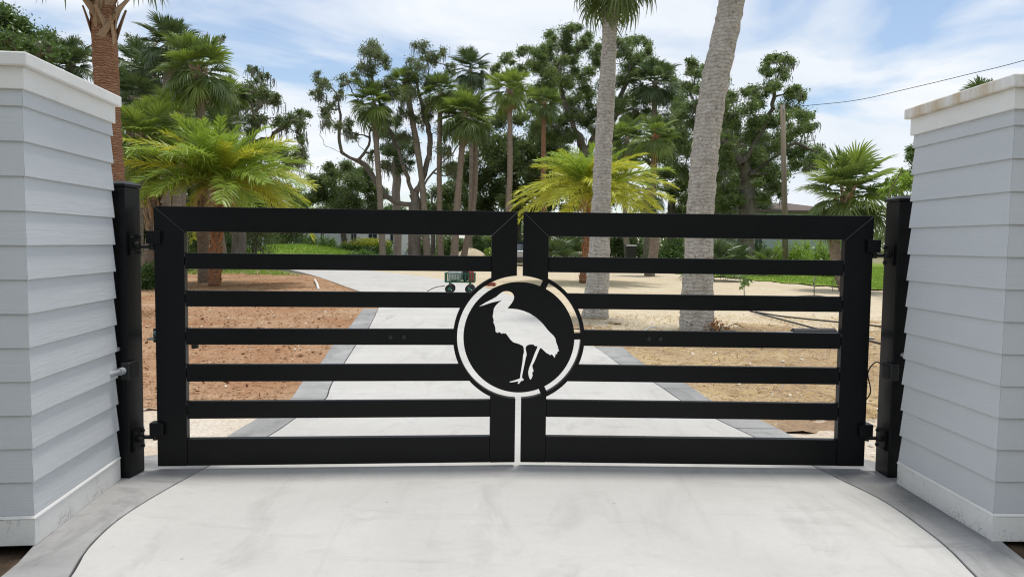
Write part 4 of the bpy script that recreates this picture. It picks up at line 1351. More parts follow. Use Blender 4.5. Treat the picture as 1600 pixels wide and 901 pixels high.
# ------------------------------------------------------------------ broadleaf trees
def broadleaf(name, label, limbs, lumps, Y, leaf_mat, seed, per_px=1.0, leaf=0.15, base_r=0.35, bark='oak_bark', group=None, moss=0, depth=0.5,
              twig=5, tip_r=0.012, cat='tree', fill=1.0, up=0.6):
    """limbs: photo polylines at distance Y (first one is the trunk from the ground up);
    lumps: (px,py,r_px) foliage masses the branches grow to"""
    rng = np.random.default_rng(seed)
    pxm = F_PX / Y
    base = np.array(limbs[0][0], float)
    b = G(base[0], Y)
    root = empty(name, tuple(b), label, cat, group)
    pos, par = [], []

    def chain(points, parent):
        for p in points:
            pos.append(np.array(p, float)); par.append(parent); parent = len(pos) - 1
        return parent

    for li, limb in enumerate(limbs):
        w = [b] if li == 0 else []
        dy = 0.0
        for k, q in enumerate(limb[1:] if li == 0 else limb):
            if k:
                dy += rng.normal() * 0.5 * depth
            w.append(at(q[0], q[1], Y + dy))
        w = refine(w, 4) if len(w) > 1 else np.array(w)
        w = w + rng.normal(size=w.shape) * 0.05
        if li == 0:
            w[0] = b
            chain(w, -1)
        else:
            P = np.array(pos)
            j = int(np.argmin(np.linalg.norm(P - w[0], axis=1)))
            chain(w[1:] if np.linalg.norm(P[j] - w[0]) < .4 else w, j)
    n_limb = len(pos)
    cen = []
    more_lumps = []
    for (px, py, r) in lumps:
        more_lumps.append((px, py, r * 0.86))
        for _ in range(2):
            a_ = rng.random() * 6.283; q_ = r * rng.uniform(0.75, 1.35)
            more_lumps.append((px + q_ * math.cos(a_), py + 0.8 * q_ * math.sin(a_), r * rng.uniform(0.4, 0.62)))
    for (px, py, r) in more_lumps:
        rad = r / pxm
        c = at(px, py, Y + rng.normal() * depth * 2.6)
        cen.append((c, rad))
    P0 = np.array(pos)
    tops = P0[len(P0) // 4:] if len(P0) > 6 else P0
    cen.sort(key=lambda q: np.min(np.linalg.norm(tops - q[0], axis=1)))
    leaves, moss_pts = [], []
    for c, rad in cen:
        P = np.array(pos)
        d = np.linalg.norm(P - c, axis=1) + 1.1 * np.maximum(0, P[:, 2] - c[2] + 0.1)
        d[: max(1, min(6, n_limb // 3))] += 1.5
        j = int(np.argmin(d))
        s = P[j]
        L = np.linalg.norm(c - s)
        n = max(2, int(L / 0.5))
        side = rng.normal(size=3) * L * 0.13
        sag = -0.08 * L * rng.random()
        path = []
        for k in range(1, n + 1):
            t = k / n
            path.append(s + (c - s) * t + side * math.sin(math.pi * t) + np.array([0, 0, sag * math.sin(math.pi * t)]) + rng.normal(size=3) * 0.045 * min(1, L))
        e = chain(path, j)
        m_ = max(5, int(twig * (0.5 + rad) * 2.4))
        for _ in range(m_):
            v = unit(rng.normal(size=3) + np.array([0, 0, 0.12]))
            tip = c + v * rad * (0.35 + 1.0 * rng.random() ** 1.3) * np.array([1.0, 1.15, 0.85])
            anc = e if (rng.random() < .6 or len(path) < 3) else e - rng.integers(0, min(3, len(path)))
            a0 = pos[anc]
            midp = (a0 + tip) / 2 + rng.normal(size=3) * rad * 0.14
            chain([midp, tip], anc)
            k = max(8, int(per_px * fill * 150 * (rad / 0.7) ** 1.1))
            t = rng.random((k, 1)) ** 0.6
            axis = midp * (1 - t) + tip * t
            cl = rng.normal(size=(k, 3)) * rad * np.array([0.40, 0.40, 0.31])
            leaves.append(axis + cl)
        if rng.random() < moss:
            for _ in range(rng.integers(1, 4)):
                moss_pts.append(c + rng.normal(size=3) * rad * 0.6 - np.array([0, 0, rad * .3]))
    P = np.array(pos); par_a = np.array(par)
    w = np.full(len(P), tip_r ** 2.3)
    has = np.zeros(len(P), bool); has[par_a[par_a >= 0]] = True
    acc = np.where(has, 0, w)
    for i in range(len(P) - 1, 0, -1):
        acc[i] = max(acc[i], w[i] * 0.6)
        acc[par_a[i]] += acc[i]
    r = acc ** (1 / 2.3)
    r = tip_r + (base_r - tip_r) * np.clip((r - tip_r) / (r[0] - tip_r), 0, 1) ** 1.8
    idx = np.arange(1, len(P))
    v, f = frusta(P[par_a[idx]], P[idx], np.minimum(r[par_a[idx]], r[idx] * 1.7), r[idx], 6)
    fast_mesh('trunk', v, f, bark, root, True)
    Lv = np.concatenate(leaves)
    v, f = leaf_arrays(Lv, leaf * 0.74, rng, up, 0.5)
    fast_mesh('crown', v, f, leaf_mat, root)
    if moss:
        for q in P[rng.integers(n_limb // 3, len(P), int(22 * moss))]:
            moss_pts.append(q)
        mv, mf = [], []
        for q in moss_pts:
            for _ in range(9):
                o = q + rng.normal(size=3) * np.array([.16, .16, .08])
                Ls = rng.uniform(.2, .75); a = rng.random() * 6.28
                s = np.array([math.cos(a), math.sin(a), 0]) * rng.uniform(.012, .03)
                sw = rng.normal(size=3) * 0.05
                prev = None
                for k, (t, ww) in enumerate(((0, .6), (.35, 1), (.7, .8), (1, .1))):
                    p = o + sw * math.sin(4 * t) - np.array([0, 0, Ls * t])
                    i0 = len(mv); mv.extend([p - s * ww, p + s * ww])
                    if prev is not None:
                        mf.append((prev, prev + 1, i0 + 1, i0))
                    prev = i0
        o = fast_mesh('hanging_moss', np.array(mv), np.array(mf), 'moss_strand', root)
        o['kind'] = 'stuff'
    return root


OAKS = 'live oaks behind the palms'
broadleaf('oak_tree', 'oak with contorted bare limbs left of the slim palms',
          [[(646, 400), (648, 350), (649, 304)],
           [(649, 318), (615, 315), (592, 290), (570, 258), (538, 241), (512, 229), (501, 211), (506, 194)],
           [(560, 250), (574, 232), (579, 208), (570, 182), (560, 160), (551, 142), (541, 128)],
           [(536, 242), (530, 216), (533, 190), (527, 152), (514, 132), (499, 124)],
           [(648, 306), (639, 284), (630, 258), (618, 225), (600, 180), (585, 140), (578, 100), (575, 80)],
           [(649, 306), (662, 272), (673, 232), (669, 196), (655, 150), (652, 110), (662, 75)],
           [(655, 300), (684, 262), (714, 232), (722, 210)]],
          [(495, 124, 8), (508, 134, 11), (535, 124, 10), (500, 150, 10), (514, 168, 11), (524, 195, 11), (545, 190, 7), (574, 80, 13), (590, 88, 13), (603, 98, 11), (580, 105, 14), (563, 105, 7), (661, 72, 12), (676, 88, 11), (690, 84, 9), (654, 104, 13), (665, 130, 12), (640, 150, 15), (665, 172, 15), (655, 192, 12), (540, 205, 7), (690, 205, 14), (605, 130, 10), (555, 215, 7), (505, 180, 7), (640, 215, 12), (690, 235, 12), (555, 118, 9), (612, 150, 11), (628, 178, 11), (645, 122, 11), (702, 112, 10), (706, 160, 11), (716, 192, 11), (598, 172, 9), (588, 200, 9), (530, 150, 9), (700, 265, 11), (600, 260, 9), (580, 245, 8)],
          46, 'oak_leaf_sparse', 1, 0.75, 0.13, 0.42, group=OAKS, moss=0.5, depth=0.35)
broadleaf('oak_tree', 'large open crowned oak behind the nearer grey palm trunk',
          [[(918, 400), (920, 300), (917, 247)],
           [(917, 247), (905, 216), (890, 182), (880, 150), (874, 115), (880, 75)],
           [(917, 247), (930, 215), (958, 185), (985, 170), (1020, 150)],
           [(958, 185), (975, 140), (985, 100), (990, 72)],
           [(905, 216), (875, 205), (850, 180), (840, 140)]],
          [(885, 48, 11), (880, 68, 13), (860, 75, 13), (850, 90, 15), (835, 85, 11), (870, 100, 17), (895, 95, 15), (905, 75, 13), (920, 62, 11), (930, 85, 13), (905, 120, 17), (880, 130, 17), (855, 120, 15), (840, 140, 15), (865, 155, 15), (890, 160, 17), (915, 150, 17), (840, 105, 13), (975, 78, 13), (990, 64, 11), (1010, 68, 9), (1000, 90, 13), (985, 105, 15), (970, 125, 15), (1005, 118, 13), (1030, 108, 11), (1045, 115, 9), (1020, 145, 15), (1045, 150, 13), (995, 150, 15), (970, 165, 15), (1060, 165, 13), (880, 190, 15), (860, 185, 13), (840, 200, 17), (870, 215, 15), (895, 212, 11), (830, 170, 13), (815, 82, 9), (1000, 180, 14), (1040, 190, 15), (1060, 200, 14), (1065, 230, 14), (945, 130, 12), (945, 165, 14), (815, 110, 10), (940, 200, 14), (790, 95, 10), (800, 130, 12), (775, 110, 8), (945, 100, 11), (860, 55, 9), (900, 45, 8), (1020, 100, 12), (955, 60, 9), (1055, 135, 11), (925, 180, 14), (905, 185, 14)],
          56, 'oak_leaf', 2, 1.0, 0.17, 0.55, group=OAKS, moss=0.3, depth=0.7)
broadleaf('oak_tree', 'dense dark oak right of the leaning grey palm trunk',
          [[(1168, 405), (1168, 330), (1167, 285), (1160, 245)],
           [(1163, 262), (1140, 230), (1105, 200), (1085, 150)],
           [(1162, 255), (1185, 215), (1205, 170), (1212, 130), (1222, 100)],
           [(1166, 275), (1205, 250), (1240, 225), (1275, 240)]],
          [(1085, 98, 9), (1090, 118, 11), (1105, 110, 7), (1080, 140, 13), (1065, 180, 15), (1085, 190, 13), (1060, 215, 17), (1080, 235, 17), (1065, 265, 15), (1085, 280, 15), (1130, 128, 11), (1145, 150, 13), (1125, 170, 15), (1150, 180, 17), (1175, 170, 15), (1180, 145, 11), (1195, 110, 11), (1212, 90, 7), (1230, 94, 9), (1225, 115, 9), (1200, 95, 7), (1205, 135, 13), (1235, 150, 13), (1250, 145, 9), (1225, 170, 15), (1255, 180, 13), (1265, 200, 9), (1245, 205, 13), (1200, 190, 17), (1175, 205, 17), (1140, 215, 17), (1120, 205, 15), (1135, 250, 17), (1165, 245, 19), (1195, 235, 19), (1225, 235, 15), (1255, 230, 13), (1275, 235, 13), (1285, 250, 9), (1245, 260, 13), (1210, 270, 15), (1180, 275, 17), (1145, 285, 17), (1125, 300, 15), (1265, 260, 11), (1288, 246, 8), (1215, 295, 11), (1150, 315, 14), (1180, 308, 14), (1130, 325, 14), (1105, 235, 14), (1110, 270, 14), (1100, 165, 12)],
          45, 'oak_leaf', 3, 1.2, 0.15, 0.5, group=OAKS, moss=0.35, depth=0.6)
broadleaf('oak_tree', 'mossy oak limb reaching out right of the left thicket',
          [[(372, 402), (373, 330), (372, 262), (388, 222), (404, 200), (413, 184)], [(388, 222), (420, 215), (440, 200), (462, 188)], [(380, 250), (410, 262), (440, 255)]],
          [(415, 148, 12), (430, 158, 10), (455, 185, 12), (470, 196, 10), (444, 195, 11), (472, 180, 9), (425, 240, 16), (448, 250, 17), (465, 240, 11), (400, 160, 15), (380, 140, 13), (395, 190, 17), (370, 190, 17), (408, 120, 8), (392, 110, 6), (470, 215, 7), (400, 240, 14)],
          38, 'oak_leaf_dark', 4, 1.0, 0.13, 0.36, group=OAKS, moss=0.5, depth=0.5)
broadleaf('oak_tree', 'leafy oak behind the left pillar at the picture edge',
          [[(-10, 405), (-5, 250), (5, 150)], [(5, 150), (40, 100), (70, 75)]],
          [(18, 40, 26), (48, 55, 24), (75, 62, 18), (10, 85, 26), (40, 85, 26), (95, 85, 14), (70, 92, 18), (-25, 50, 30), (-30, 95, 30), (5, 22, 12), (-10, 120, 30), (30, 120, 26)],
          22, 'wood_leaf', 5, 1.25, 0.115, 0.3, group=OAKS, depth=0.4)
broadleaf('small_tree', 'low rounded dark tree left of the slim palms',
          [[(537, 405), (536, 350), (534, 318)]],
          [(500, 285, 15), (525, 275, 15), (550, 285, 17), (575, 290, 15), (510, 308, 19), (545, 310, 19), (580, 313, 14), (490, 310, 12), (525, 330, 18), (560, 335, 18), (500, 335, 14), (540, 262, 11), (515, 265, 9), (565, 268, 11), (590, 300, 10), (478, 318, 9)],
          64, 'oak_leaf_dark', 6, 1.1, 0.2, 0.25, group='trees behind the palms', depth=0.6)
broadleaf('cedar_tree', 'soft green upright tree with pale trunk between palm trunks',
          [[(622, 405), (621, 340), (620, 262), (619, 200)]],
          [(620, 193, 11), (614, 212, 15), (631, 222, 14), (620, 243, 15), (605, 230, 11), (641, 238, 10), (612, 262, 12), (633, 262, 12)],
          50, 'cedar_leaf', 7, 1.4, 0.12, 0.3, 'twig_bark', group='trees behind the palms', depth=0.3)
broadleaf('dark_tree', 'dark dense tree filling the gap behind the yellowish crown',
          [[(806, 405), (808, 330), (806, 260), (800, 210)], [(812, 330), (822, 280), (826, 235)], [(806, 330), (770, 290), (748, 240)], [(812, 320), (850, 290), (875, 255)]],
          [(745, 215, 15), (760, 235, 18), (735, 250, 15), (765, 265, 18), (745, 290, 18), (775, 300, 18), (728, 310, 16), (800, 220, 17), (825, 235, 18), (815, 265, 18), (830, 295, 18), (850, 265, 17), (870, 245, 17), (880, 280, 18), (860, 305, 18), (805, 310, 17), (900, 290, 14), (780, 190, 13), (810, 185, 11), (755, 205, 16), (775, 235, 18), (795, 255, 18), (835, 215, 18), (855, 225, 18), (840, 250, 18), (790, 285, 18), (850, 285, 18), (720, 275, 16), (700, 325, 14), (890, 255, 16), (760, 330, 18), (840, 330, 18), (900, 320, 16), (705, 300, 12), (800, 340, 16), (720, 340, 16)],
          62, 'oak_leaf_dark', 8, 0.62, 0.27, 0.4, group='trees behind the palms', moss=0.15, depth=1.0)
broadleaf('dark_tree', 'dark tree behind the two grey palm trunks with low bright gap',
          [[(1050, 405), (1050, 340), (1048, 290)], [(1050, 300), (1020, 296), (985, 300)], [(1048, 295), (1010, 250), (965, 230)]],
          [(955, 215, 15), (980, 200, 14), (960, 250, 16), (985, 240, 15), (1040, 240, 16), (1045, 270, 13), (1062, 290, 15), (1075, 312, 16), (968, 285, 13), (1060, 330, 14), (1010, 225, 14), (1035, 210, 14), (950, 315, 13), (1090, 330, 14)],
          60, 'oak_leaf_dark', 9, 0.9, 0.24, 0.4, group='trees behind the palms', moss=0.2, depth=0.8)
broadleaf('thicket_tree', 'dark leafy thicket tree behind the left palm crowns',
          [[(300, 402), (300, 330), (295, 250), (285, 180)], [(298, 270), (250, 220), (225, 160)], [(297, 250), (340, 210), (365, 170)]],
          [(200, 150, 16), (228, 145, 16), (212, 200, 22), (250, 200, 22), (290, 180, 19), (280, 230, 22), (330, 180, 19), (340, 220, 22), (370, 230, 18), (300, 270, 26), (240, 270, 26), (350, 280, 26), (400, 290, 22), (425, 295, 18), (452, 302, 16), (380, 160, 13), (320, 140, 14), (205, 240, 20), (270, 140, 14)],
          44, 'oak_leaf_dark', 10, 1.0, 0.16, 0.35, group='trees behind the palms', moss=0.6, depth=0.8)
broadleaf('bare_tree', 'twiggy nearly leafless grey tree above the left thicket',
          [[(225, 402), (226, 300), (226, 190), (228, 120)], [(227, 170), (210, 110), (204, 65)], [(228, 130), (240, 90), (246, 48)], [(228, 160), (330, 110), (345, 62)], [(226, 150), (185, 120), (150, 90), (120, 60)]],
          [(205, 62, 8), (215, 85, 10), (246, 50, 8), (238, 72, 9), (345, 62, 7), (335, 85, 8), (120, 62, 8), (140, 82, 9), (200, 100, 10), (128, 92, 8), (225, 105, 10), (300, 100, 8)],
          42, 'oak_leaf_sparse', 11, 0.10, 0.12, 0.16, 'twig_bark', group='trees behind the palms', depth=0.5, twig=9, tip_r=0.014)
broadleaf('dark_tree', 'narrow dark treetop beside the right pillar',
          [[(1440, 402), (1440, 330), (1438, 270)]],
          [(1426, 243, 9), (1432, 262, 13), (1420, 280, 9), (1443, 240, 14), (1445, 275, 14), (1452, 300, 14)],
          36, 'wood_leaf', 12, 1.3, 0.12, 0.18, group='trees behind the palms', depth=0.3)
broadleaf('oak_tree', 'dark oak filling in behind the leaning trunk and dense oak',
          [[(1120, 405), (1120, 340), (1118, 290), (1112, 240)], [(1118, 290), (1150, 250), (1175, 215)]],
          [(1110, 165, 15), (1130, 190, 17), (1105, 210, 18), (1120, 240, 18), (1150, 225, 18), (1140, 265, 18), (1110, 280, 18), (1170, 250, 18), (1180, 285, 16), (1150, 300, 17), (1120, 315, 17), (1200, 255, 15), (1205, 290, 12), (1090, 310, 15), (1185, 215, 15), (1215, 215, 13), (1160, 335, 16), (1195, 325, 12)],
          58, 'oak_leaf_dark', 16, 1.0, 0.18, 0.4, group=OAKS, depth=0.7)
broadleaf('small_tree', 'low green tree between the contorted oak and the slim palms',
          [[(676, 405), (676, 350), (678, 325)]],
          [(660, 318, 11), (680, 300, 11), (700, 312, 13), (690, 332, 13), (668, 338, 12), (610, 326, 9), (628, 330, 10), (715, 290, 10)],
          60, 'wood_leaf', 15, 0.9, 0.17, 0.2, group='trees behind the palms', depth=0.5)
broadleaf('leafy_shrub', 'bright green leafy shrub between low palm and right pillar',
          [[(1410, 412), (1410, 350), (1408, 310)]],
          [(1396, 286, 10), (1410, 276, 10), (1421, 290, 11), (1401, 302, 11), (1385, 300, 8), (1420, 310, 12), (1400, 325, 12)],
          22, 'lime_leaf', 13, 0.9, 0.11, 0.06, group='bright green shrubs', depth=0.25, cat='shrub')
broadleaf('small_tree', 'small forked dark tree beside the grass mound',
          [[(402, 396), (401, 385), (400, 372), (395, 360)], [(400, 374), (410, 362), (418, 350)]],
          [(392, 345, 12), (415, 340, 12), (404, 330, 12), (380, 350, 8), (430, 350, 8)],
          57, 'oak_leaf_dark', 14, 1.0, 0.16, 0.34, group='trees behind the palms', depth=0.3)


# ------------------------------------------------------------------ shrubs and hedges
def bush(name, label, px, py_top, Y, w_px, leaf_mat, seed, leaf=0.12, n=2600, group=None, top_mat=None, base_z=-0.06, depth=1.2, flat=False):
    rng = np.random.default_rng(seed)
    pxm = F_PX / Y
    h = at(px, py_top, Y)[2] - base_z
    c = G(px, Y); c[2] = base_z
    rx = w_px / pxm / 2
    root = empty(name, tuple(c), label, 'hedge' if flat else 'shrub', group)
    mb = MB()
    tips = []
    for k in range(14):
        a = rng.random() * 6.28
        q = math.sqrt(rng.random()) * 0.8
        e = c + np.array([rx * q * math.cos(a), depth * q * math.sin(a), h * rng.uniform(.5, .85)])
        s0 = c + (e - c) * np.array([.35, .35, 0])
        mb.tube([s0, (s0 + e) / 2 + rng.normal(size=3) * .05, e], [.022, .015, .006], 5)
    mb.build('stems', 'oak_bark', root, fix=False)
    K = 26
    cen = []
    for k in range(K):
        a, q = rng.random() * 6.28, math.sqrt(rng.random())
        top = (1 - (0.15 if flat else 0.75) * q ** 2.5)
        cen.append(c + np.array([rx * q * math.cos(a) * .9, depth * q * math.sin(a), h * top * rng.uniform(.25, .92)]))
    cen = np.array(cen)
    n = int(n * 1.7); depth *= 0.8
    i = rng.integers(0, K, n)
    P = cen[i] + rng.normal(size=(n, 3)) * np.array([rx * .19, depth * .2, h * .13])
    P[:, 2] = np.clip(P[:, 2], c[2] + .03, c[2] + h)
    if top_mat:
        up = P[:, 2] > c[2] + h * 0.68
        v, f = leaf_arrays(P[up], leaf, rng, 0.7)
        fast_mesh('new_growth', v, f, top_mat, root)
        P = P[~up]
    v, f = leaf_arrays(P, leaf, rng, 0.5)
    fast_mesh('foliage', v, f, leaf_mat, root)
    return root


SH = 'shrubs by the white house'
bush('shrub', 'dark rounded shrub at the left corner of the white house', 432, 352, 72, 36, 'oak_leaf_dark', 1, .18, 2600, SH)
bush('shrub', 'green clipped shrub left of its twin before the house wall', 486, 368, 70, 34, 'hedge_leaf', 2, .16, 2600, SH)
bush('shrub', 'green clipped shrub right of its twin before the house wall', 512, 365, 69, 32, 'hedge_leaf', 3, .16, 2600, SH)
bush('hedge', 'yellow topped hedge in front of the white house', 568, 373, 62, 74, 'hedge_leaf', 4, .14, 4200, SH, 'yellow_leaf', flat=True)
bush('shrub', 'low green shrub before the yellow topped hedge', 566, 388, 58, 46, 'hedge_leaf', 5, .12, 2000, SH)
bush('shrub', 'small green shrub at the right end of the yellow hedge', 607, 376, 64, 16, 'hedge_leaf', 6, .14, 1200, SH)
LB = 'bright green shrubs'
bush('shrub', 'bright lime shrub just right of the utility pole', 1252, 376, 38, 34, 'lime_leaf', 7, .12, 2200, LB)
bush('shrub', 'bright lime shrub nearest the right gate post', 1288, 374, 35, 36, 'lime_leaf', 8, .12, 2200, LB)
bush('shrub', 'bright lime shrub left of the utility pole', 1213, 378, 40, 22, 'lime_leaf', 9, .12, 1400, LB)
bush('shrub', 'dull green shrub behind the bin and brown trunk', 1045, 362, 50, 62, 'wood_leaf', 10, .15, 3200, LB)
bush('shrub', 'shaded green shrub left of the sand heap', 705, 366, 56, 40, 'wood_leaf', 11, .15, 2600, LB)
bush('shrub', 'shaded green shrub behind the sand heap', 742, 362, 58, 50, 'wood_leaf', 12, .15, 2800, LB)
bush('shrub', 'fresh bright weed at the right foot of the sand heap', 764, 386, 47, 14, 'lime_leaf', 13, .14, 420, LB, depth=.4)
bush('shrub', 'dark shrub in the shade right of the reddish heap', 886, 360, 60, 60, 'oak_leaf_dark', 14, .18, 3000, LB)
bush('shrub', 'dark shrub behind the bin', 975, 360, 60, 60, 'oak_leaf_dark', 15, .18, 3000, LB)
bush('shrub', 'green shrub behind the left red trunk', 357, 362, 40, 34, 'wood_leaf', 16, .12, 2200, LB)
bush('shrub', 'green ground shrub between the left post and gate', 232, 408, 21, 26, 'wood_leaf', 17, .08, 1500, LB, depth=.5)
bush('shrub', 'brownish shrub at the far right inside the gate', 1318, 376, 33, 24, 'wood_leaf', 18, .10, 1100, LB)
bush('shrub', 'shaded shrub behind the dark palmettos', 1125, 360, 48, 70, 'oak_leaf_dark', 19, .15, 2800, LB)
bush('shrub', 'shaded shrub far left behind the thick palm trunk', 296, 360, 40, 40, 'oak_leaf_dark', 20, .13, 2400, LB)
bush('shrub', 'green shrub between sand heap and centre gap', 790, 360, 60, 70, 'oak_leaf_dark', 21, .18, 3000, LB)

bush('shrub', 'green shrub before the blue grey house wall near the pole', 1182, 376, 45, 44, 'wood_leaf', 22, .12, 2600, LB)
bush('shrub', 'dark green shrub between grass mound and left thicket', 352, 366, 52, 46, 'oak_leaf_dark', 23, .14, 2600, LB)
bush('shrub', 'dark low shrub behind the slim palm trunks', 660, 368, 66, 44, 'wood_leaf', 24, .16, 2400, LB)

for k_, (px_, py_, Y_, w_, lab_) in enumerate((
        (205, 268, 40, 80, 'tall dark shrub just right of the left post'), (268, 262, 42, 90, 'tall dark shrub behind the feathery palm at its left'),
        (332, 258, 43, 90, 'tall dark shrub directly behind the feathery palm trunk'), (398, 280, 46, 76, 'tall dark shrub right of the feathery palm'),
        (455, 296, 66, 60, 'dark shrub below the mossy oak limb'))):
    bush('tall_shrub', lab_, px_, py_, Y_, w_, 'oak_leaf_dark', 40 + k_, .17, 5200, 'tall dark shrubs at the left', depth=1.5, flat=True)

# far woods that read as one mass
rw = np.random.default_rng(77)
nW = 26000
xw = rw.uniform(-130, 150, nW)
hw = 3.4 + 1.1 * np.sin(xw * 0.11) + 0.8 * np.sin(xw * 0.37 + 1) + 0.5 * np.sin(xw * 0.9)
Pw = np.stack([xw, 112 + rw.normal(size=nW) * 4, hw * rw.random(nW) ** 0.7 - 0.05], 1)
v, f = leaf_arrays(Pw, 0.75, rw, 0.4, 0.6)
tag(fast_mesh('distant_woods', v, f, 'oak_leaf_dark'), 'distant belt of low dark woods behind the houses', 'woods', kind='stuff')


nW = 16000
xw = rw.uniform(-45, 45, nW)
hw = 8.5 + 1.6 * np.sin(xw * 0.31) + 1.2 * np.sin(xw * 0.83 + 1)
Pw = np.stack([xw, -19 + rw.normal(size=nW) * 1.6, hw * rw.random(nW) ** 0.8 - 0.05], 1)
v, f = leaf_arrays(Pw, 0.7, rw, 0.4, 0.6)
tag(fast_mesh('street_woods', v, f, 'oak_leaf'), 'belt of trees across the road opposite the gate', 'woods', kind='stuff')


# ------------------------------------------------------------------ houses
def house(name, label, x0, x1, Y, z_eave, z_ridge, depth, wall, roof, openings, z0=-0.08):
    root = empty(name, ((x0 + x1) / 2, Y, z0), label, 'house', None)
    MB().box((x0, Y, z0), (x1, Y + depth, z_eave)).build('wall', wall, root)
    e = 0.5
    a, b = (x0 - e, x1 + e), (Y - e, Y + depth + e)
    ym = Y + depth / 2
    zo = z_eave - 0.02
    MB().add([(a[0], b[0], zo), (a[1], b[0], zo), (a[1], b[1], zo), (a[0], b[1], zo), (a[0] + depth * .4, ym, z_ridge), (a[1] - depth * .4, ym, z_ridge),
              (a[0], b[0], zo + .16), (a[1], b[0], zo + .16), (a[1], b[1], zo + .16), (a[0], b[1], zo + .16)],
             [(0, 3, 2, 1), (0, 1, 7, 6), (1, 2, 8, 7), (2, 3, 9, 8), (3, 0, 6, 9), (6, 7, 5, 4), (7, 8, 5), (8, 9, 4, 5), (9, 6, 4)]).build('roof', roof, root)
    for (u0, u1, w0, w1, kind) in openings:
        o = MB().box((u0, Y - .05, w0), (u1, Y - .012, w1)).build('window' if kind != 'door' else 'door', 'house_white', root)
        t = .07
        MB().box((u0 + t, Y - .062, w0 + t), ((u0 + u1) / 2 - .02, Y - .053, w1 - t)).build('pane', 'window_glass', o)
        MB().box(((u0 + u1) / 2 + .02, Y - .062, w0 + t), (u1 - t, Y - .053, w1 - t)).build('pane', 'window_glass', o)
    return root


hx = lambda px, Y: float(at(px, 380, Y)[0])
house('white_house', 'white house beyond the grass mound and clipped shrubs', hx(525, 84), hx(668, 84), 84, 3.1, 5.2, 9, 'house_white', 'roof_grey',
      [(hx(548, 84), hx(558, 84), 0.3, 2.6, 'door'), (hx(575, 84), hx(590, 84), 1.0, 2.4, 'w'), (hx(609, 84), hx(620, 84), 1.0, 2.4, 'w'), (hx(640, 84), hx(652, 84), 1.0, 2.4, 'w')])
house('grey_house', 'pale blue grey house wing behind the clipped shrubs', hx(385, 80), hx(527, 80), 80, 3.3, 4.6, 10, 'house_blue', 'roof_grey',
      [(hx(500, 80), hx(508, 80), 1.2, 2.4, 'w'), (hx(400, 80), hx(411, 80), 1.0, 2.4, 'w'), (hx(455, 80), hx(466, 80), 1.2, 2.4, 'w')])
house('blue_house', 'blue grey house with brown roof behind the utility pole', hx(1148, 58), hx(1310, 58), 58, 4.05, 5.0, 8, 'house_blue', 'roof_brown',
      [(hx(1178, 58), hx(1192, 58), 1.2, 2.3, 'w'), (hx(1196, 58), hx(1202, 58), 3.2, 3.9, 'w'), (hx(1206, 58), hx(1212, 58), 3.2, 3.9, 'w'), (hx(1240, 58), hx(1252, 58), 3.2, 3.9, 'w')])

# ------------------------------------------------------------------ utility pole and wire
pb = G(1229, 37)
root = empty('utility_pole', tuple(pb), 'weathered wooden utility pole right of the dark oak', 'utility pole')
ptop = at(1223, 164, 37)
MB().tube([pb, (pb + ptop) / 2, ptop], [.15, .135, .115], 12).build('shaft', 'pole_wood', root, smooth=True)
MB().tube([ptop + np.array([0, -.13, -.25]), ptop + np.array([0, -.13, -.05])], .04, 8).build('insulator', 'galvanised', root)
w0 = ptop + np.array([0.0, -.17, -.15])
wp = [w0] + [at(x, y, Y) for x, y, Y in ((1330, 158, 33.5), (1420, 138.5, 31), (1510, 117, 28.8), (1600, 94.5, 26.8), (1800, 34, 23))]
o = MB().tube(list(refine(wp, 6)), .013, 5).build('overhead_wire', 'cable_black')
tag(o, 'thin dark overhead wire running from the wooden pole to the right', 'wire')

# ------------------------------------------------------------------ garden cart and load
cb = gnd(718, 459)
root = empty('garden_cart', (cb[0], cb[1], 0), 'green wire sided garden cart standing on the far driveway', 'cart')
cx, cy = cb[0], cb[1] + .25
L2, W2, zb, zt = .40, .23, .30, .56
MB().box((cx - L2, cy - W2, zb), (cx + L2, cy + W2, zb + .025)).build('bed', 'cart_green', root)
for s in (-1, 1):
    pan = MB()
    pan.box((cx - L2, cy + s * W2 - .012, zt - .025), (cx + L2, cy + s * W2 + .012, zt))
    for k in range(11):
        xx = cx - L2 + .01 + k * (2 * L2 - .02) / 10
        pan.box((xx - .008, cy + s * W2 - .008, zb + .02), (xx + .008, cy + s * W2 + .008, zt - .01))
    for k in range(3):
        zz = zb + .07 + .06 * k
        pan.box((cx - L2, cy + s * W2 - .005, zz), (cx + L2, cy + s * W2 + .005, zz + .008))
    pan.build('side_panel', 'cart_green', root)
    pan = MB()
    pan.box((cx + s * L2 - .012, cy - W2, zt - .025), (cx + s * L2 + .012, cy + W2, zt))
    for k in range(6):
        yy = cy - W2 + .01 + k * (2 * W2 - .02) / 5
        pan.box((cx + s * L2 - .008, yy - .008, zb + .02), (cx + s * L2 + .008, yy + .008, zt - .01))
    pan.build('end_panel', 'cart_green', root)
    MB().tube([(cx + s * .27, cy - W2 - .03, .13), (cx + s * .27, cy + W2 + .03, .13)], .012, 6).build('axle', 'black_plastic', root)
    MB().box((cx + s * .27 - .02, cy - W2 + .02, .12), (cx + s * .27 + .02, cy + W2 - .02, zb)).build('axle_bracket', 'cart_green', root)
    for q in (-1, 1):
        wy = cy + q * (W2 + .03)
        ring = [(cx + s * .27 + .095 * math.cos(a), wy, .125 + .095 * math.sin(a)) for a in np.linspace(0, 2 * math.pi, 17)]
        wh = MB().tube(ring, .031, 8, False).build('wheel', 'tyre_rubber', root, smooth=True)
        MB().tube([(cx + s * .27, wy - .02, .13), (cx + s * .27, wy + .02, .13)], .05, 12).build('rim', 'cart_green', wh)
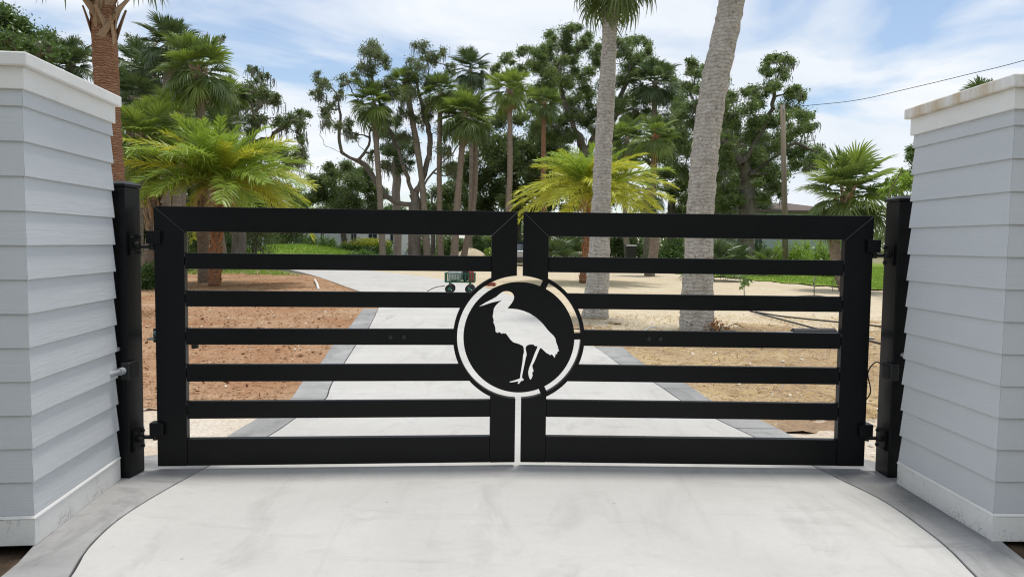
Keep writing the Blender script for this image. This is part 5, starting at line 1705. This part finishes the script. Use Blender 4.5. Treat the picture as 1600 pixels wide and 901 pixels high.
MB().tube([(cx - L2 - .02, cy, .2), (cx - L2 - .25, cy - .03, .17), (cx - L2 - .5, cy - .05, .05)], .012, 6).build('pull_handle', 'black_plastic', root)


def sack(name, label, cat, mat, x0, x1, y0, y1, z0, z1, seed):
    rng = np.random.default_rng(seed)
    bm = bmesh.new()
    bmesh.ops.create_icosphere(bm, subdivisions=3, radius=1)
    for v in bm.verts:
        c = np.array(v.co)
        c = np.sign(c) * np.abs(c) ** 0.55
        c = c + 0.06 * np.sin(c[[1, 2, 0]] * 5 + rng.random(3) * 0.1)
        v.co = ((x0 + x1) / 2 + c[0] * (x1 - x0) / 2 * .95, (y0 + y1) / 2 + c[1] * (y1 - y0) / 2 * .95, (z0 + z1) / 2 + c[2] * (z1 - z0) / 2 * .95)
    me = bpy.data.meshes.new(name); bm.to_mesh(me); bm.free()
    me.shade_smooth()
    return tag(link(name, me, None, mat), label, cat)


sack('white_sack', 'white sack lying in the green garden cart', 'sack', 'bag_white', cx - .33, cx + .06, cy - .20, cy + .2, zb + .022, .68, 1)
sack('black_sack', 'black sack in the middle of the green garden cart', 'sack', 'black_plastic', cx + .06, cx + .24, cy - .2, cy + .2, zb + .022, .76, 2)
fc = empty('fuel_can', (cx + .3, cy - .05, zb + .026), 'red fuel can at the right end of the green cart', 'fuel can')
MB().box((cx + .24, cy - .16, zb + .026), (cx + .37, cy + .1, .60)).build('body', 'can_red', fc, bevel=.02)
MB().tube([(cx + .27, cy - .03, .59), (cx + .27, cy - .03, .66), (cx + .34, cy - .03, .66), (cx + .34, cy - .03, .59)], .012, 6).build('handle', 'can_red', fc)
MB().tube([(cx + .31, cy - .12, .59), (cx + .34, cy - .16, .69)], .016, 8).build('spout', 'bag_white', fc)

hc = gnd(764, 448)
pts = []
for i in range(90):
    a = i / 90 * 2 * math.pi * 4
    r = .14 + .03 * math.sin(a * 0.61) + .01 * math.sin(3 * a)
    pts.append((hc[0] + r * 1.25 * math.cos(a), hc[1] + .25 + r * math.sin(a), .02 + .10 * i / 90 + .01 * math.sin(5 * a)))
tag(MB().tube(pts, .022, 6).build('garden_hose', 'hose_red', smooth=True), 'coiled reddish hose lying on the driveway beside the cart', 'hose')

# heaps, bin, car
sp = at(735, 389, 50)
tag(mound('sand_heap', sp[0], 50, 2.0, 1.6, sp[2] + .06, 'pale_sand', None, 4, rough=.06, power=1.3), 'pale heap of sand behind the garden cart', 'sand heap')
sp = at(860, 388, 50)
tag(mound('mulch_heap', sp[0], 50, 1.5, 1.4, sp[2] + .06, 'reddish_soil', None, 5, rough=.08, power=1.3), 'reddish heap of mulch under the trees right of the gate centre', 'mulch heap')

bb = G(985, 43)
root = empty('wheelie_bin', tuple(bb), 'black wheeled rubbish bin under the dark trees', 'bin')
bx, by, b0 = bb
MB().add([(bx - .24, by - .28, b0 + .12), (bx + .24, by - .28, b0 + .12), (bx + .24, by + .28, b0 + .12), (bx - .24, by + .28, b0 + .12), (bx - .31, by - .36, 1.28), (bx + .31, by - .36, 1.28), (bx + .31, by + .36, 1.28), (bx - .31, by + .36, 1.28)],
         [(0, 3, 2, 1), (4, 5, 6, 7), (0, 1, 5, 4), (1, 2, 6, 5), (2, 3, 7, 6), (3, 0, 4, 7)]).build('body', 'black_plastic', root, bevel=.03)
MB().add([(bx - .34, by - .40, 1.283), (bx + .34, by - .40, 1.283), (bx + .34, by + .40, 1.283), (bx - .34, by + .40, 1.283), (bx - .28, by - .3, 1.37), (bx + .28, by - .3, 1.37), (bx + .28, by + .33, 1.39), (bx - .28, by + .33, 1.39)],
         [(0, 3, 2, 1), (4, 5, 6, 7), (0, 1, 5, 4), (1, 2, 6, 5), (2, 3, 7, 6), (3, 0, 4, 7)]).build('lid', 'black_plastic', root, bevel=.02)
for s in (-1, 1):
    MB().tube([(bx + s * .27, by + .22, b0 + .12), (bx + s * .33, by + .22, b0 + .12)], .12, 14).build('wheel', 'tyre_rubber', root)
    MB().box((bx + s * .2 - .03, by - .26, b0), (bx + s * .2 + .03, by - .18, b0 + .121)).build('foot', 'black_plastic', root)

vb = G(812, 46)
root = empty('parked_car', tuple(vb), 'silver and dark parked car glimpsed through the slit between the leaves', 'car')
x, y, z0 = vb
prof = [(-.9, .35), (.9, .35), (.92, .75), (.86, .98), (-.86, .98), (-.92, .75)]
cf = lambda a, b, d: (x + a, y + d, z0 + b)
MB().prism(prof, cf, 0, 4.2).build('body', 'car_silver', root, bevel=.06)
MB().add([cf(-.82, .982, .9), cf(.82, .982, .9), cf(.82, .982, 3.9), cf(-.82, .982, 3.9), cf(-.62, 1.5, 1.6), cf(.62, 1.5, 1.6), cf(.62, 1.5, 3.3), cf(-.62, 1.5, 3.3)],
         [(4, 5, 6, 7), (0, 1, 5, 4), (1, 2, 6, 5), (2, 3, 7, 6), (3, 0, 4, 7), (0, 3, 2, 1)]).build('cabin', 'window_glass', root, bevel=.04)
MB().prism([(-.66, 1.501), (.66, 1.501), (.6, 1.56), (-.6, 1.56)], cf, 1.5, 3.4).build('roof', 'car_dark', root, bevel=.02)
MB().prism([(-.88, .36), (.88, .36), (.88, .58), (-.88, .58)], cf, -.08, -.002).build('bumper', 'car_dark', root, bevel=.03)
for s in (-1, 1):
    MB().prism([(s * .5, .66), (s * .84, .66), (s * .84, .82), (s * .5, .8)], cf, -.02, -.001).build('headlight', 'bag_white', root, bevel=.01)
    for yy in (.8, 3.3):
        wv = MB().tube([cf(s * .72, .34, yy), cf(s * .925, .34, yy)], .34, 18).build('wheel', 'tyre_rubber', root)
        MB().tube([cf(s * .926, .34, yy), cf(s * .935, .34, yy)], .2, 12).build('rim', 'galvanised', wv)


# ------------------------------------------------------------------ young saplings, cables and litter
def sapling(label, px, py, h, n, leaf, seed, spread=.25, lean=0.0):
    rng = np.random.default_rng(seed)
    b = gnd(px, py, -0.04)
    root = empty('sapling', tuple(b), label, 'sapling', 'staked saplings in the sand yard')
    top = b + np.array([lean, 0, h])
    mb = MB().tube([b, b + np.array([lean * .3, 0, h * .5]), top], [.014, .011, .006], 6)
    pts = []
    for k in range(9):
        t = rng.uniform(.4, 1)
        s = b + (top - b) * t
        e = s + rng.normal(size=3) * np.array([spread, spread, .07]) + np.array([0, 0, .06])
        mb.tube([s, e], [.006, .003], 4)
        pts.append((s, e))
    mb.build('stem', 'twig_bark', root, fix=False)
    P = []
    for _ in range(n):
        s, e = pts[rng.integers(len(pts))]
        P.append(s + (e - s) * rng.uniform(.4, 1.05) + rng.normal(size=3) * .02)
    v, f = leaf_arrays(np.array(P), leaf, rng, .5, .38)
    fast_mesh('foliage', v, f, 'hedge_leaf', root)
    return root


sapling('leafy sapling right of the leaning grey palm trunk', 1163, 463, .62, 90, .13, 1, .22, -.06)
sapling('thin sapling standing in a small dirt ring in the sand', 1272, 463, .62, 16, .09, 2, .08)
sapling('tiny sapling at the edge of the right lawn', 1301, 455, .34, 14, .07, 3, .08)
cc = gnd(1272, 464, -0.05)
tag(mound('dirt_ring', cc[0], cc[1], .75, .35, .05, 'dark_soil', None, 9, z0=-.05, rough=.15), 'low dark dirt ring round the thin sapling', 'dirt')

for lab, P in (('upper dark cable lying across the sand to the right post', ((1180, 487), (1215, 493), (1250, 497), (1290, 501), (1330, 505), (1400, 512))),
               ('lower dark cable lying across the sand to the right post', ((1172, 486), (1210, 496), (1240, 504), (1275, 513), (1320, 523), (1390, 540)))):
    q = [gnd(*p_, 0.0) + np.array([0, 0, .0]) for p_ in P]
    tag(MB().tube(list(refine(q, 5)), .016, 6).build('ground_cable', 'cable_black', smooth=True), lab, 'cable', 'cables on the sand')

a, b = gnd(492, 437, .0), gnd(498, 452, .0)
tag(MB().tube([a, (a + b) / 2 + np.array([0, 0, .04]), b], .04, 6).build('wooden_stake', 'stake_white'), 'pale wooden stake lying on the reddish soil', 'stake')
a, b = gnd(1005, 517, .02), gnd(1026, 511, .05)
tag(MB().tube([a, (a + b) / 2 + np.array([0, 0, .03]), b], .012, 5).build('dry_twig', 'stake_white'), 'pale dry twig lying on the sand before the palm', 'twig')

rf = np.random.default_rng(9)
ob = gnd(1121, 519, -.04)
root = empty('dried_plant', tuple(ob), 'dried orange plant at the foot of the leaning grey palm', 'plant')
mb = MB(); P = []
for k in range(14):
    e = ob + np.array([rf.normal() * .10, rf.normal() * .08, rf.uniform(.04, .24)])
    mb.tube([ob + rf.normal(size=3) * .03, e], [.008, .004], 4)
    P += [ob + (e - ob) * rf.uniform(.5, 1.1) + rf.normal(size=3) * .03 for _ in range(8)]
mb.build('stem', 'twig_bark', root, fix=False)
v, f = leaf_arrays(np.array(P), .06, rf, .3, .4)
fast_mesh('foliage', v, f, 'orange_leaf', root)
